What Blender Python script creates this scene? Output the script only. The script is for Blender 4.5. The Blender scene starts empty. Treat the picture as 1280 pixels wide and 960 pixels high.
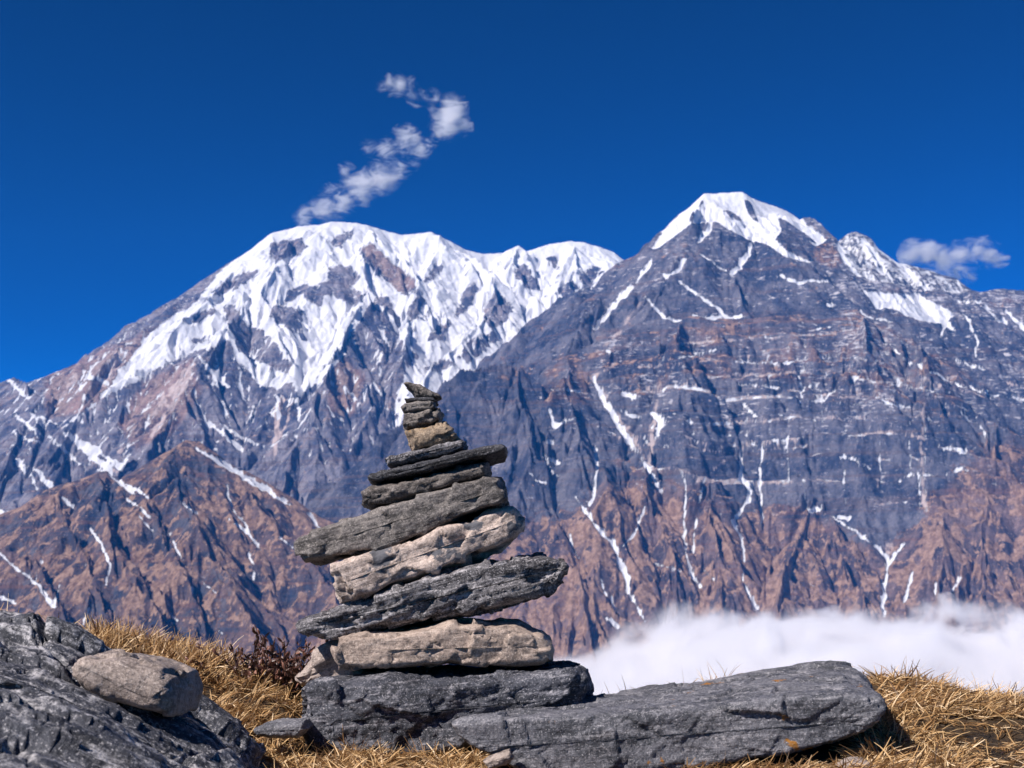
import bpy, math, random
import numpy as np
from mathutils import Vector, Matrix, Euler

# ------------------------------------------------------------------ camera, sky, sun, exposure
F = 1777.8                    # focal length in pixels of a 1280 px wide picture (50 mm lens)
PITCH = math.radians(8.64)
scene = bpy.context.scene
cam_d = bpy.data.cameras.new("camera")
cam_d.lens = 50.0
cam_d.sensor_width = 36.0
cam_d.clip_start = 0.05
cam_d.clip_end = 90000.0
cam_d.dof.use_dof = True
cam_d.dof.focus_distance = 2.5
cam_d.dof.aperture_fstop = 16.0
cam = bpy.data.objects.new("camera", cam_d)
cam.location = (0, 0, 0)
cam.rotation_euler = (math.radians(90) + PITCH, 0, 0)
scene.collection.objects.link(cam)
scene.camera = cam

TO_SUN = Vector((-0.60, -0.42, 0.68)).normalized()
SUN_EL = math.asin(TO_SUN.z)
SUN_AZ = math.atan2(TO_SUN.x, TO_SUN.y)      # clockwise from +Y

world = bpy.data.worlds.new("World")
scene.world = world
world.use_nodes = True
wn = world.node_tree.nodes
wl = world.node_tree.links
bg = wn["Background"]
sky = wn.new("ShaderNodeTexSky")
sky.sky_type = 'NISHITA'
sky.sun_disc = False
sky.sun_elevation = SUN_EL
sky.sun_rotation = SUN_AZ
sky.altitude = 4500
sky.air_density = 0.75
sky.dust_density = 0.0
sky.ozone_density = 4.0
gam = wn.new("ShaderNodeGamma")
gam.inputs[1].default_value = 2.25
hsv = wn.new("ShaderNodeHueSaturation")
hsv.inputs['Hue'].default_value = 0.497
hsv.inputs['Saturation'].default_value = 1.28
hsv.inputs['Value'].default_value = 0.155
wl.new(sky.outputs[0], gam.inputs[0])
wl.new(gam.outputs[0], hsv.inputs['Color'])
tint = wn.new("ShaderNodeMix")
tint.data_type = 'RGBA'
tint.blend_type = 'MULTIPLY'
tint.inputs[0].default_value = 1.0
tint.inputs[7].default_value = (0.0, 1.22, 0.98, 1.0)
wl.new(hsv.outputs[0], tint.inputs[6])
cap = wn.new("ShaderNodeMix")
cap.data_type = 'RGBA'
cap.blend_type = 'DARKEN'
cap.inputs[0].default_value = 1.0
cap.inputs[7].default_value = (1.6, 3.2, 5.4, 1.0)
wl.new(tint.outputs[2], cap.inputs[6])
wl.new(cap.outputs[2], bg.inputs['Color'])
bg.inputs['Strength'].default_value = 0.10

sun_d = bpy.data.lights.new("sun", 'SUN')
sun_d.energy = 5.0
sun_d.angle = math.radians(0.53)
sun_d.color = (1.0, 0.93, 0.875)
sun = bpy.data.objects.new("sun", sun_d)
sun.rotation_euler = TO_SUN.to_track_quat('Z', 'Y').to_euler()
sun.location = (0, 0, 50)
scene.collection.objects.link(sun)

scene.view_settings.view_transform = 'Standard'
scene.view_settings.look = 'None'
scene.view_settings.exposure = 0.57
scene.view_settings.gamma = 1.0
scene.view_settings.use_curve_mapping = False
scene.render.engine = 'CYCLES'
scene.cycles.volume_step_rate = 1.0
scene.cycles.volume_bounces = 6
scene.cycles.max_bounces = 6
scene.cycles.use_denoising = True

rng = np.random.default_rng(7)
random.seed(7)
COL = scene.collection


# ------------------------------------------------------------------ small helpers
def tanel(py):
    """tangent of the elevation of picture row py (centre column)"""
    return np.tan(PITCH + np.arctan((480.0 - py) / F))


def place(px, py, Y):
    """world point at forward distance Y seen at picture point (px, py)"""
    a = (px - 640.0) / F
    b = (480.0 - py) / F
    cy, sy = math.cos(PITCH), math.sin(PITCH)
    dy = cy - b * sy
    dz = sy + b * cy
    return np.array([a / dy * Y, Y, dz / dy * Y])


def project(x, y, z):
    cy, sy = math.cos(PITCH), math.sin(PITCH)
    d = y * cy + z * sy
    v = -y * sy + z * cy
    return 640.0 + F * x / d, 480.0 - F * v / d


def smooth(a, b, x):
    t = np.clip((x - a) / (b - a), 0, 1)
    return t * t * (3 - 2 * t)


def _h(ix, iy, iz, seed):
    h = (ix.astype(np.uint32) * np.uint32(374761393) + iy.astype(np.uint32) * np.uint32(668265263)
         + iz.astype(np.uint32) * np.uint32(2147483647) + np.uint32((seed * 1274126177) & 0xffffffff))
    h = (h ^ (h >> np.uint32(13))) * np.uint32(1274126177)
    h = (h ^ (h >> np.uint32(15))) * np.uint32(2246822519)
    return h ^ (h >> np.uint32(16))


def rnd(ix, iy, iz, seed):
    return (_h(ix, iy, iz, seed) & np.uint32(0xffffff)).astype(np.float32) / np.float32(0xffffff)


def vnoise2(x, y, seed=0):
    """gradient noise, about -1..1"""
    xi = np.floor(x).astype(np.int64); yi = np.floor(y).astype(np.int64)
    fx = (x - xi).astype(np.float32); fy = (y - yi).astype(np.float32)
    u = fx * fx * fx * (fx * (fx * 6 - 15) + 10); v = fy * fy * fy * (fy * (fy * 6 - 15) + 10)
    z0 = np.zeros_like(xi)

    def g(dx, dy):
        a = rnd(xi + dx, yi + dy, z0, seed) * np.float32(6.2831853)
        return np.cos(a) * (fx - dx) + np.sin(a) * (fy - dy)
    a = g(0, 0); b = g(1, 0); c = g(0, 1); d = g(1, 1)
    return (a + (b - a) * u + (c - a + (a - b - c + d) * u) * v) * 1.5


def fbm2(x, y, octaves=4, seed=0, gain=0.5, lac=2.03):
    s = 0; a = 1.0; t = 0
    for o in range(octaves):
        s = s + a * vnoise2(x, y, seed + o * 17); t += a
        x = x * lac + 13.7; y = y * lac - 7.1; a *= gain
    return s / t * 1.4


def vnoise3(x, y, z, seed=0):
    xi = np.floor(x).astype(np.int64); yi = np.floor(y).astype(np.int64); zi = np.floor(z).astype(np.int64)
    fx = x - xi; fy = y - yi; fz = z - zi
    u = fx * fx * (3 - 2 * fx); v = fy * fy * (3 - 2 * fy); w = fz * fz * (3 - 2 * fz)
    r = 0
    for dx in (0, 1):
        for dy in (0, 1):
            for dz in (0, 1):
                r = r + rnd(xi + dx, yi + dy, zi + dz, seed) * (u if dx else 1 - u) * (v if dy else 1 - v) * (w if dz else 1 - w)
    return r * 2 - 1


def fbm3(x, y, z, octaves=4, seed=0, gain=0.5):
    s = 0; a = 1.0; t = 0
    for o in range(octaves):
        s = s + a * vnoise3(x, y, z, seed + o * 31); t += a
        x = x * 2.03 + 5.2; y = y * 2.03 - 3.1; z = z * 2.03 + 9.7; a *= gain
    return s / t


def worley3(x, y, z, seed=0):
    """(distance to border, random value of the nearest cell)"""
    xi = np.floor(x).astype(np.int64); yi = np.floor(y).astype(np.int64); zi = np.floor(z).astype(np.int64)
    d1 = np.full(x.shape, 9.0); d2 = d1.copy(); val = np.zeros(x.shape)
    for dx in (-1, 0, 1):
        for dy in (-1, 0, 1):
            for dz in (-1, 0, 1):
                cx, cy, cz = xi + dx, yi + dy, zi + dz
                px = cx + rnd(cx, cy, cz, seed) - x; py = cy + rnd(cx, cy, cz, seed + 1) - y; pz = cz + rnd(cx, cy, cz, seed + 2) - z
                d = np.sqrt(px * px + py * py + pz * pz)
                near = d < d1
                d2 = np.where(near, d1, np.minimum(d2, d))
                val = np.where(near, rnd(cx, cy, cz, seed + 3), val)
                d1 = np.where(near, d, d1)
    return d2 - d1, val


def grid_mesh(name, P, closed_u=False, attrs=None, smooth_shade=True):
    """P: (rows, cols, 3) -> mesh data of quads; attrs: {name: (rows, cols) or (rows, cols, 4)}"""
    R, C = P.shape[:2]
    idx = np.arange(R * C).reshape(R, C)
    if closed_u:
        a = idx[:-1, :]; b = np.roll(idx, -1, 1)[:-1, :]; c = np.roll(idx, -1, 1)[1:, :]; d = idx[1:, :]
    else:
        a = idx[:-1, :-1]; b = idx[:-1, 1:]; c = idx[1:, 1:]; d = idx[1:, :-1]
    faces = np.stack([a, b, c, d], -1).reshape(-1, 4)
    return raw_mesh(name, P.reshape(-1, 3), faces, {k: v.reshape(R * C, -1) for k, v in (attrs or {}).items()}, smooth_shade)


def raw_mesh(name, V, Fq, attrs=None, smooth_shade=True):
    me = bpy.data.meshes.new(name)
    n = len(V); m = len(Fq); k = Fq.shape[1]
    me.vertices.add(n)
    me.vertices.foreach_set("co", np.ascontiguousarray(V, dtype=np.float32).ravel())
    me.loops.add(m * k)
    me.loops.foreach_set("vertex_index", np.ascontiguousarray(Fq, dtype=np.int32).ravel())
    me.polygons.add(m)
    me.polygons.foreach_set("loop_start", np.arange(0, m * k, k, dtype=np.int32))
    me.polygons.foreach_set("use_smooth", np.full(m, smooth_shade))
    for nm, A in (attrs or {}).items():
        A = np.asarray(A, dtype=np.float32).reshape(n, -1)
        if A.shape[1] == 1:
            at = me.attributes.new(nm, 'FLOAT', 'POINT'); at.data.foreach_set("value", np.ascontiguousarray(A).ravel())
        else:
            at = me.attributes.new(nm, 'FLOAT_COLOR', 'POINT'); at.data.foreach_set("color", np.ascontiguousarray(A).ravel())
    me.update(calc_edges=True)
    me.validate()
    return me


def link(name, me, mat=None, parent=None, label=None, cat=None, group=None, kind=None):
    o = bpy.data.objects.new(name, me)
    COL.objects.link(o)
    if mat is not None:
        o.data.materials.append(mat)
    if parent is not None:
        o.parent = parent
    for k, v in (("label", label), ("category", cat), ("group", group), ("kind", kind)):
        if v:
            o[k] = v
    return o


class NT:
    """short-hand for building node trees"""
    def __init__(self, mat):
        self.n = mat.node_tree.nodes; self.l = mat.node_tree.links

    def node(self, t, **kw):
        nd = self.n.new(t)
        for k, v in kw.items():
            setattr(nd, k, v)
        return nd

    def put(self, sock, v):
        if hasattr(v, "is_output") or isinstance(v, bpy.types.NodeSocket):
            self.l.new(v, sock)
        else:
            sock.default_value = v

    def math(self, op, a, b=0.0, c=0.0, clamp=False):
        nd = self.node("ShaderNodeMath", operation=op, use_clamp=clamp)
        self.put(nd.inputs[0], a); self.put(nd.inputs[1], b); self.put(nd.inputs[2], c)
        return nd.outputs[0]

    def noise(self, vec, scale, detail=4.0, rough=0.55, dist=0.0):
        nd = self.node("ShaderNodeTexNoise")
        if vec is not None:
            self.l.new(vec, nd.inputs['Vector'])
        nd.inputs['Scale'].default_value = scale; nd.inputs['Detail'].default_value = detail
        nd.inputs['Roughness'].default_value = rough; nd.inputs['Distortion'].default_value = dist
        return nd.outputs[0]

    def step(self, v, a, b):
        nd = self.node("ShaderNodeMapRange", interpolation_type='SMOOTHSTEP')
        self.put(nd.inputs['Value'], v)
        nd.inputs['From Min'].default_value = a; nd.inputs['From Max'].default_value = b
        return nd.outputs[0]

    def mix(self, f, a, b):
        nd = self.node("ShaderNodeMix", data_type='RGBA')
        self.put(nd.inputs[0], f); self.put(nd.inputs[6], a); self.put(nd.inputs[7], b)
        return nd.outputs[2]

    def mapping(self, vec, scale=(1, 1, 1), rot=(0, 0, 0), loc=(0, 0, 0)):
        nd = self.node("ShaderNodeMapping")
        self.l.new(vec, nd.inputs[0])
        nd.inputs['Scale'].default_value = scale; nd.inputs['Rotation'].default_value = rot; nd.inputs['Location'].default_value = loc
        return nd.outputs[0]

    def bump(self, height, strength=0.5, dist=0.01, normal=None):
        nd = self.node("ShaderNodeBump")
        self.put(nd.inputs['Height'], height)
        nd.inputs['Strength'].default_value = strength; nd.inputs['Distance'].default_value = dist
        if normal is not None:
            self.l.new(normal, nd.inputs['Normal'])
        return nd.outputs[0]


def new_mat(name):
    m = bpy.data.materials.new(name)
    m.use_nodes = True
    t = NT(m)
    t.bsdf = t.n["Principled BSDF"]
    t.out = t.n["Material Output"]
    return m, t


def c4(r, g, b):
    return (r, g, b, 1.0)

# ------------------------------------------------------------------ the mountains
# every ridge is a line of points seen at (column, row) and standing at its own distance Y in metres
CW, CH = 1500, 960            # paint canvas for what covers the slopes (columns -110 .. 1390)
CX0 = -110


class Canvas:
    def __init__(self, v=0.0):
        self.a = np.full((CH, CW), v, dtype=np.float32)

    def poly(self, pts, v, soft=1.5):
        p = np.array(pts, dtype=np.float32); p[:, 0] -= CX0
        x0, y0 = np.maximum(np.floor(p.min(0) - 2 * soft - 4).astype(int), 0)
        x1, y1 = np.minimum(np.ceil(p.max(0) + 2 * soft + 4).astype(int), (CW - 1, CH - 1))
        if x1 <= x0 or y1 <= y0:
            return
        X, Y = np.meshgrid(np.arange(x0, x1 + 1, dtype=np.float32), np.arange(y0, y1 + 1, dtype=np.float32))
        ins = np.zeros(X.shape, bool); dmin = np.full(X.shape, 1e9, dtype=np.float32)
        for i in range(len(p)):
            a, b = p[i], p[(i + 1) % len(p)]
            cond = (a[1] > Y) != (b[1] > Y)
            if b[1] != a[1]:
                ins ^= cond & (X < (b[0] - a[0]) * (Y - a[1]) / (b[1] - a[1]) + a[0])
            ab = b - a; t = np.clip(((X - a[0]) * ab[0] + (Y - a[1]) * ab[1]) / max(1e-6, ab @ ab), 0, 1)
            dmin = np.minimum(dmin, np.hypot(X - a[0] - t * ab[0], Y - a[1] - t * ab[1]))
        sd = np.where(ins, dmin, -dmin)
        w = np.clip(sd / (2 * soft) + 0.5, 0, 1)
        s = self.a[y0:y1 + 1, x0:x1 + 1]
        s += (v - s) * w

    def line(self, pts, w, v=1.0, soft=1.5):
        """pts (x, y) joined; w one width or one per point"""
        p = np.array(pts, dtype=np.float32); p[:, 0] -= CX0
        ws = np.full(len(p), float(w), dtype=np.float32) if np.ndim(w) == 0 else np.array(w, dtype=np.float32)
        m = ws.max() + 4
        x0, y0 = np.maximum(np.floor(p.min(0) - m).astype(int), 0)
        x1, y1 = np.minimum(np.ceil(p.max(0) + m).astype(int), (CW - 1, CH - 1))
        if x1 <= x0 or y1 <= y0:
            return
        X, Y = np.meshgrid(np.arange(x0, x1 + 1, dtype=np.float32), np.arange(y0, y1 + 1, dtype=np.float32))
        # hand-drawn lines wander a little, as gullies do
        X = X + 2.0 * vnoise2(X / 13.0, Y / 13.0, 91); Y = Y + 1.5 * vnoise2(X / 11.0, Y / 11.0, 92)
        best = np.full(X.shape, -1e9, dtype=np.float32)
        thick = 0.85 + 0.75 * fbm2(X / 9.0, Y / 9.0, 3, 93)      # now wide, now pinched off
        for i in range(len(p) - 1):
            a, b = p[i], p[i + 1]; ab = b - a
            t = np.clip(((X - a[0]) * ab[0] + (Y - a[1]) * ab[1]) / max(1e-6, ab @ ab), 0, 1)
            d = np.hypot(X - a[0] - t * ab[0], Y - a[1] - t * ab[1])
            best = np.maximum(best, (ws[i] + (ws[i + 1] - ws[i]) * t) * 0.5 * thick - d)
        wgt = np.clip(best / (2 * soft) + 0.5, 0, 1)
        s = self.a[y0:y1 + 1, x0:x1 + 1]
        s += (v - s) * wgt

    def at(self, px, py):
        x = np.clip(px - CX0, 0, CW - 1.001); y = np.clip(py, 0, CH - 1.001)
        xi = x.astype(int); yi = y.astype(int); fx = x - xi; fy = y - yi
        A = self.a
        return (A[yi, xi] * (1 - fx) + A[yi, xi + 1] * fx) * (1 - fy) + (A[yi + 1, xi] * (1 - fx) + A[yi + 1, xi + 1] * fx) * fy


def ridge_pts(pts):
    return np.array([place(a, b, Y) for a, b, Y in pts])


def skeleton(X, Y, ridges):
    """highest of the roofs that fall away from all the ridge lines; ridges: (points, slope)"""
    H = np.full(X.shape, -4000.0, dtype=np.float32); D = np.full(X.shape, 1e6, dtype=np.float32)
    for pts, s, main in ridges:
        for a, b in zip(pts[:-1], pts[1:]):
            ax, ay, az = a; dx, dy, dz = b - a
            t = np.clip(((X - ax) * dx + (Y - ay) * dy) / (dx * dx + dy * dy + 1e-6), 0, 1).astype(np.float32)
            d = np.hypot(X - ax - t * dx, Y - ay - t * dy)
            h = az + t * dz - s * d
            np.maximum(H, h, out=H)
            if main:
                np.minimum(D, d, out=D)
    return H, D


def spur_Y(pts, main, slope):
    """pts (px, py, proud metres): distance of the face that falls from the main ridge, less how far the spur stands out"""
    out = []
    for px, py, prot in pts:
        Ys = np.arange(5000.0, 13500.0, 20.0)
        p = place(px, py, 1.0)
        H, _ = skeleton(p[0] * Ys, Ys, [(main, slope, False)])
        below = np.nonzero(H >= p[2] * Ys)[0]
        Yf = Ys[below[0]] if len(below) else 12000.0
        out.append((px, py, Yf - prot))
    return out


def gullies(X, Y, dx, dy, freq, seed):
    """bands that run down the slope: (dx, dy) is the unit vector across the slope"""
    x = X * freq; y = Y * freq
    xi = np.floor(x).astype(np.int64); yi = np.floor(y).astype(np.int64)
    acc = np.zeros(X.shape, dtype=np.float32); wt = np.zeros(X.shape, dtype=np.float32)
    z0 = np.zeros_like(xi)
    for i in (-1, 0, 1):
        for j in (-1, 0, 1):
            cx = xi + i; cy = yi + j
            px = (x - cx - rnd(cx, cy, z0, seed)).astype(np.float32); py = (y - cy - rnd(cx, cy, z0, seed + 5)).astype(np.float32)
            w = np.exp(-2.5 * (px * px + py * py))
            acc += w * np.cos(6.2831853 * (px * dx + py * dy)); wt += w
    return acc / (wt + 1e-4)


def heightfield(px0, px1, ncol, Y0, Y1, nrow, ridges, amp=95.0, freq=1 / 620.0, octaves=6, seed=3, terrace=None, fade=220.0, rough=9.0, crag=40.0, fine_amp=1.0, left=None, right=None):
    cols = np.linspace(px0, px1, ncol)
    # beyond the picture's edges the range goes on, in wider strips
    if left is not None:
        cols = np.concatenate([px0 - np.geomspace(3, px0 - left, 70)[::-1], cols])
    if right is not None:
        cols = np.concatenate([cols, px1 + np.geomspace(3, right - px1, 70)])
    ncol = len(cols)
    u = ((cols - 640.0) / F / math.cos(PITCH)).astype(np.float64)
    Ys = np.linspace(Y0, Y1, nrow)
    Yg = np.repeat(Ys[:, None], ncol, 1)
    # columns fan out from the viewpoint so that near and far slopes get the same detail
    Xg = Yg * u[None, :]
    wx = 26 * fbm2(Xg / 300, Yg / 300, 3, seed + 50); wy = 26 * fbm2(Xg / 300, Yg / 300, 3, seed + 60)
    H, D = skeleton(Xg + wx, Yg + wy, ridges)
    H = H.astype(np.float64)
    edge = smooth(20, fade, D)
    crease = np.zeros_like(H); fine = np.zeros_like(H)

    def grad(A):
        du = np.gradient(A, u, axis=1) / Yg
        dY = np.gradient(A, Ys, axis=0)
        return du, dY - Xg / Yg * du

    def blur(A, n):
        for _ in range(n):
            A = (A + np.roll(A, 1, 0) + np.roll(A, -1, 0)) / 3
            A = (A + np.roll(A, 1, 1) + np.roll(A, -1, 1)) / 3
        return A
    a = amp; f = freq
    for o in range(octaves):
        gx, gy = grad(blur(H, max(1, 6 - 2 * o)))
        n = np.hypot(gx, gy) + 0.05
        g = gullies(Xg + 40 * o, Yg - 70 * o, (-gy / n).astype(np.float32), (gx / n).astype(np.float32), f, seed * 11 + o)
        e = edge if o < 3 else 0.35 + 0.65 * edge
        H += a * g * e * (1.0 if o < 3 else fine_amp)
        crease += g * (0.62 ** o) * e
        if o >= 2:
            fine += g * (0.8 ** (o - 2))
        a *= 0.47; f *= 1.95
    if terrace is not None:
        H = terrace(H, Xg, Yg)
    rid = 1 - np.abs(fbm2(Xg / 420 + 0.2 * fbm2(Xg / 200, Yg / 200, 2, seed + 31), Yg / 420, 5, seed + 30, gain=0.55)) * 1.6
    H += crag * rid * smooth(60, 480, D)
    H += rough * fbm2(Xg / 90, Yg / 90, 4, seed + 9) * (0.3 + 0.7 * edge)
    gx, gy = grad(H)
    slope = np.hypot(gx, gy)
    P = np.stack([Xg, Yg, H], -1)
    return P, slope, crease, fine, gx, gy


def carve(P, px, py, canvas, depth):
    """snow lies in the gullies: sink the slope along them"""
    m = np.clip((canvas.at(px, py) - 0.3) / 0.5, 0, 1)
    for _ in range(3):
        m = (m + np.roll(m, 1, 1) + np.roll(m, -1, 1)) / 3
        m = (m + np.roll(m, 1, 0) + np.roll(m, -1, 0)) / 3
    P[..., 2] -= depth * m


def mountain_material(name, rock_a, rock_b, grass_a, grass_b, pale, fleck=(0.035, 0.035, 0.035)):
    m, t = new_mat(name)
    att = t.node("ShaderNodeAttribute", attribute_name="cover")
    sep = t.node("ShaderNodeSeparateColor")
    t.l.new(att.outputs['Color'], sep.inputs[0])
    snow, brown, talus, dust = sep.outputs[0], sep.outputs[1], sep.outputs[2], att.outputs['Alpha']
    geo = t.node("ShaderNodeNewGeometry")
    pos = geo.outputs['Position']
    n1 = t.noise(pos, 0.03, 6, 0.70)
    nf = t.noise(pos, 0.075, 4, 0.7)
    nm = t.noise(t.mapping(pos, (1, 1, 0.6)), 0.011, 5, 0.62, 0.6)
    n2 = t.noise(pos, 0.0034, 7, 0.64, 0.6)
    streak = t.noise(t.mapping(pos, (0.02, 0.02, 0.004)), 1.0, 5, 0.65)
    beds = t.noise(t.mapping(pos, (0.0012, 0.0012, 0.045)), 1.0, 4, 0.6, 0.3)
    rock = t.mix(t.step(t.math('ADD', t.math('MULTIPLY', n2, 0.65), t.math('MULTIPLY', streak, 0.35)), 0.41, 0.60), rock_a, rock_b)
    rock = t.mix(t.math('MULTIPLY', t.step(beds, 0.52, 0.64), 0.5), rock, c4(0.15, 0.105, 0.095))
    grass = t.mix(t.step(n1, 0.35, 0.68), grass_a, grass_b)
    warm = t.node("ShaderNodeMix", data_type='RGBA', blend_type='MULTIPLY')
    warm.inputs[0].default_value = 1.0
    t.l.new(rock, warm.inputs[6]); warm.inputs[7].default_value = c4(1.30, 0.93, 0.74)
    rock = t.mix(t.step(brown, 0.10, 0.34), rock, warm.outputs[2])
    rock = t.mix(t.math('MULTIPLY', t.step(nf, 0.57, 0.72), 0.5), rock, pale)
    rock = t.mix(t.math('MULTIPLY', t.step(nf, 0.45, 0.33), 0.6), rock, c4(0.035, 0.038, 0.05))
    grass = t.mix(t.math('MULTIPLY', t.step(nf, 0.44, 0.32), 0.6), grass, grass_a)
    fb = t.step(t.math('ADD', brown, t.math('ADD', t.math('MULTIPLY', t.math('SUBTRACT', n1, 0.5), 0.8), t.math('MULTIPLY', t.math('SUBTRACT', nm, 0.5), 2.1))), 0.43, 0.53)
    base = t.mix(fb, rock, grass)
    ft = t.step(t.math('ADD', talus, t.math('MULTIPLY', t.math('SUBTRACT', n1, 0.5), 0.7)), 0.40, 0.7)
    base = t.mix(ft, base, pale)
    nd = t.noise(t.mapping(pos, fleck), 1.0, 5, 0.68, 0.5)
    nl = t.noise(pos, 0.0055, 3, 0.55)
    fd = t.step(t.math('ADD', nd, t.math('MULTIPLY', t.math('ADD', dust, t.math('MULTIPLY', t.math('SUBTRACT', nl, 0.5), 0.9)), 0.30)), 0.66, 0.80)
    base = t.mix(t.math('MULTIPLY', fd, t.step(dust, 0.0, 0.15)), base, c4(0.56, 0.53, 0.56))
    fs = t.step(t.math('ADD', snow, t.math('ADD', t.math('MULTIPLY', t.math('SUBTRACT', n1, 0.5), 0.55), t.math('MULTIPLY', t.math('SUBTRACT', nf, 0.5), 0.35))), 0.42, 0.60)
    base = t.mix(fs, base, c4(0.70, 0.70, 0.735))
    t.l.new(base, t.bsdf.inputs['Base Color'])
    t.bsdf.inputs['Roughness'].default_value = 0.9
    t.bsdf.inputs['Specular IOR Level'].default_value = 0.1
    h = t.math('MULTIPLY', t.noise(pos, 0.02, 8, 0.68), t.math('SUBTRACT', 1.0, t.math('MULTIPLY', fs, 0.55)))
    t.l.new(t.bump(h, 1.0, 38.0), t.bsdf.inputs['Normal'])
    return m


# ---- the snow massif on the left
sk1 = [(-1900, 640, 9000), (-1500, 600, 10000), (-1150, 540, 11000), (-800, 500, 11400), (-560, 470, 11500), (-400, 520, 11300), (-260, 545, 11000), (-110, 540, 10900), (-40, 500, 11100), (0, 478, 11200), (15, 471, 11200), (28, 479, 11200), (55, 471, 11250), (80, 461, 11300), (105, 457, 11300),
       (130, 438, 11350), (155, 430, 11400), (168, 427, 11400), (200, 404, 11500), (222, 394, 11550), (242, 382, 11600), (260, 371, 11650), (272, 349, 11700),
       (300, 327, 11800), (322, 308, 11850), (345, 290, 11900), (372, 283, 11950), (398, 281, 12000), (412, 277, 12000), (440, 278, 12050), (460, 281, 12050),
       (480, 287, 12100), (502, 293, 12100), (520, 292, 12150), (540, 290, 12150), (562, 302, 12200), (582, 312, 12250), (602, 317, 12300), (628, 316, 12350),
       (640, 310, 12350), (649, 306, 12400), (660, 314, 12400), (690, 304, 12450), (712, 301, 12450), (728, 302, 12450), (747, 308, 12450), (766, 315, 12450),
       (780, 325, 12450), (790, 338, 12450), (830, 400, 12450), (930, 520, 12450)]
main1 = ridge_pts(sk1)
S1 = 0.80


def spur1(pts):
    pts = [(a, b + (6 if p == 0 else 0), p) for a, b, p in pts]
    return ridge_pts(spur_Y(pts, main1, S1))


rid1 = [(main1, S1, True)]
for pts, s in [
    ([(425, 280, 0), (455, 320, 80), (461, 365, 190), (442, 400, 260), (427, 440, 330), (402, 485, 340), (385, 540, 320), (350, 620, 280)], 0.95),
    ([(310, 372, 60), (284, 425, 340), (256, 468, 380), (226, 508, 380), (196, 550, 360), (150, 600, 320)], 0.95),
    ([(284, 425, 340), (230, 446, 330), (165, 474, 330), (128, 494, 300), (104, 524, 250), (60, 580, 220)], 1.0),
    ([(485, 288, 0), (505, 330, 90), (526, 375, 170), (508, 430, 240), (492, 480, 270), (474, 540, 260), (455, 620, 240)], 0.95),
    ([(545, 292, 0), (586, 325, 130), (613, 355, 190), (622, 383, 300), (598, 408, 300), (562, 448, 290), (530, 482, 240)], 0.95),
    ([(372, 283, 0), (350, 330, 100), (330, 370, 150), (345, 420, 190), (362, 465, 200)], 0.95),
    ([(300, 327, 0), (285, 350, 80), (262, 385, 120), (215, 425, 160)], 0.95),
    ([(649, 306, 0), (642, 332, 70), (656, 356, 110), (668, 375, 110)], 0.9),
    ([(715, 301, 0), (722, 335, 90), (712, 360, 120), (695, 380, 120)], 0.9),
    ([(155, 430, 0), (128, 470, 130), (95, 520, 170), (75, 590, 170)], 0.95),
    ([(80, 461, 0), (62, 505, 120), (40, 560, 160), (20, 620, 160)], 0.95),
    ([(15, 471, 0), (35, 500, 90), (20, 560, 140), (-20, 640, 150)], 0.95),
    ([(427, 440, 330), (455, 470, 330), (470, 520, 330)], 0.95),
]:
    rid1.append((spur1(pts), s, False))

P1, slope1, cr1, fi1, gx1, gy1 = heightfield(-100, 840, 800, 8200, 12900, 560, rid1, left=-1500, amp=66, fine_amp=0.65, freq=1 / 560.0, seed=3)
px1, py1 = project(P1[..., 0], P1[..., 1], P1[..., 2])

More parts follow.
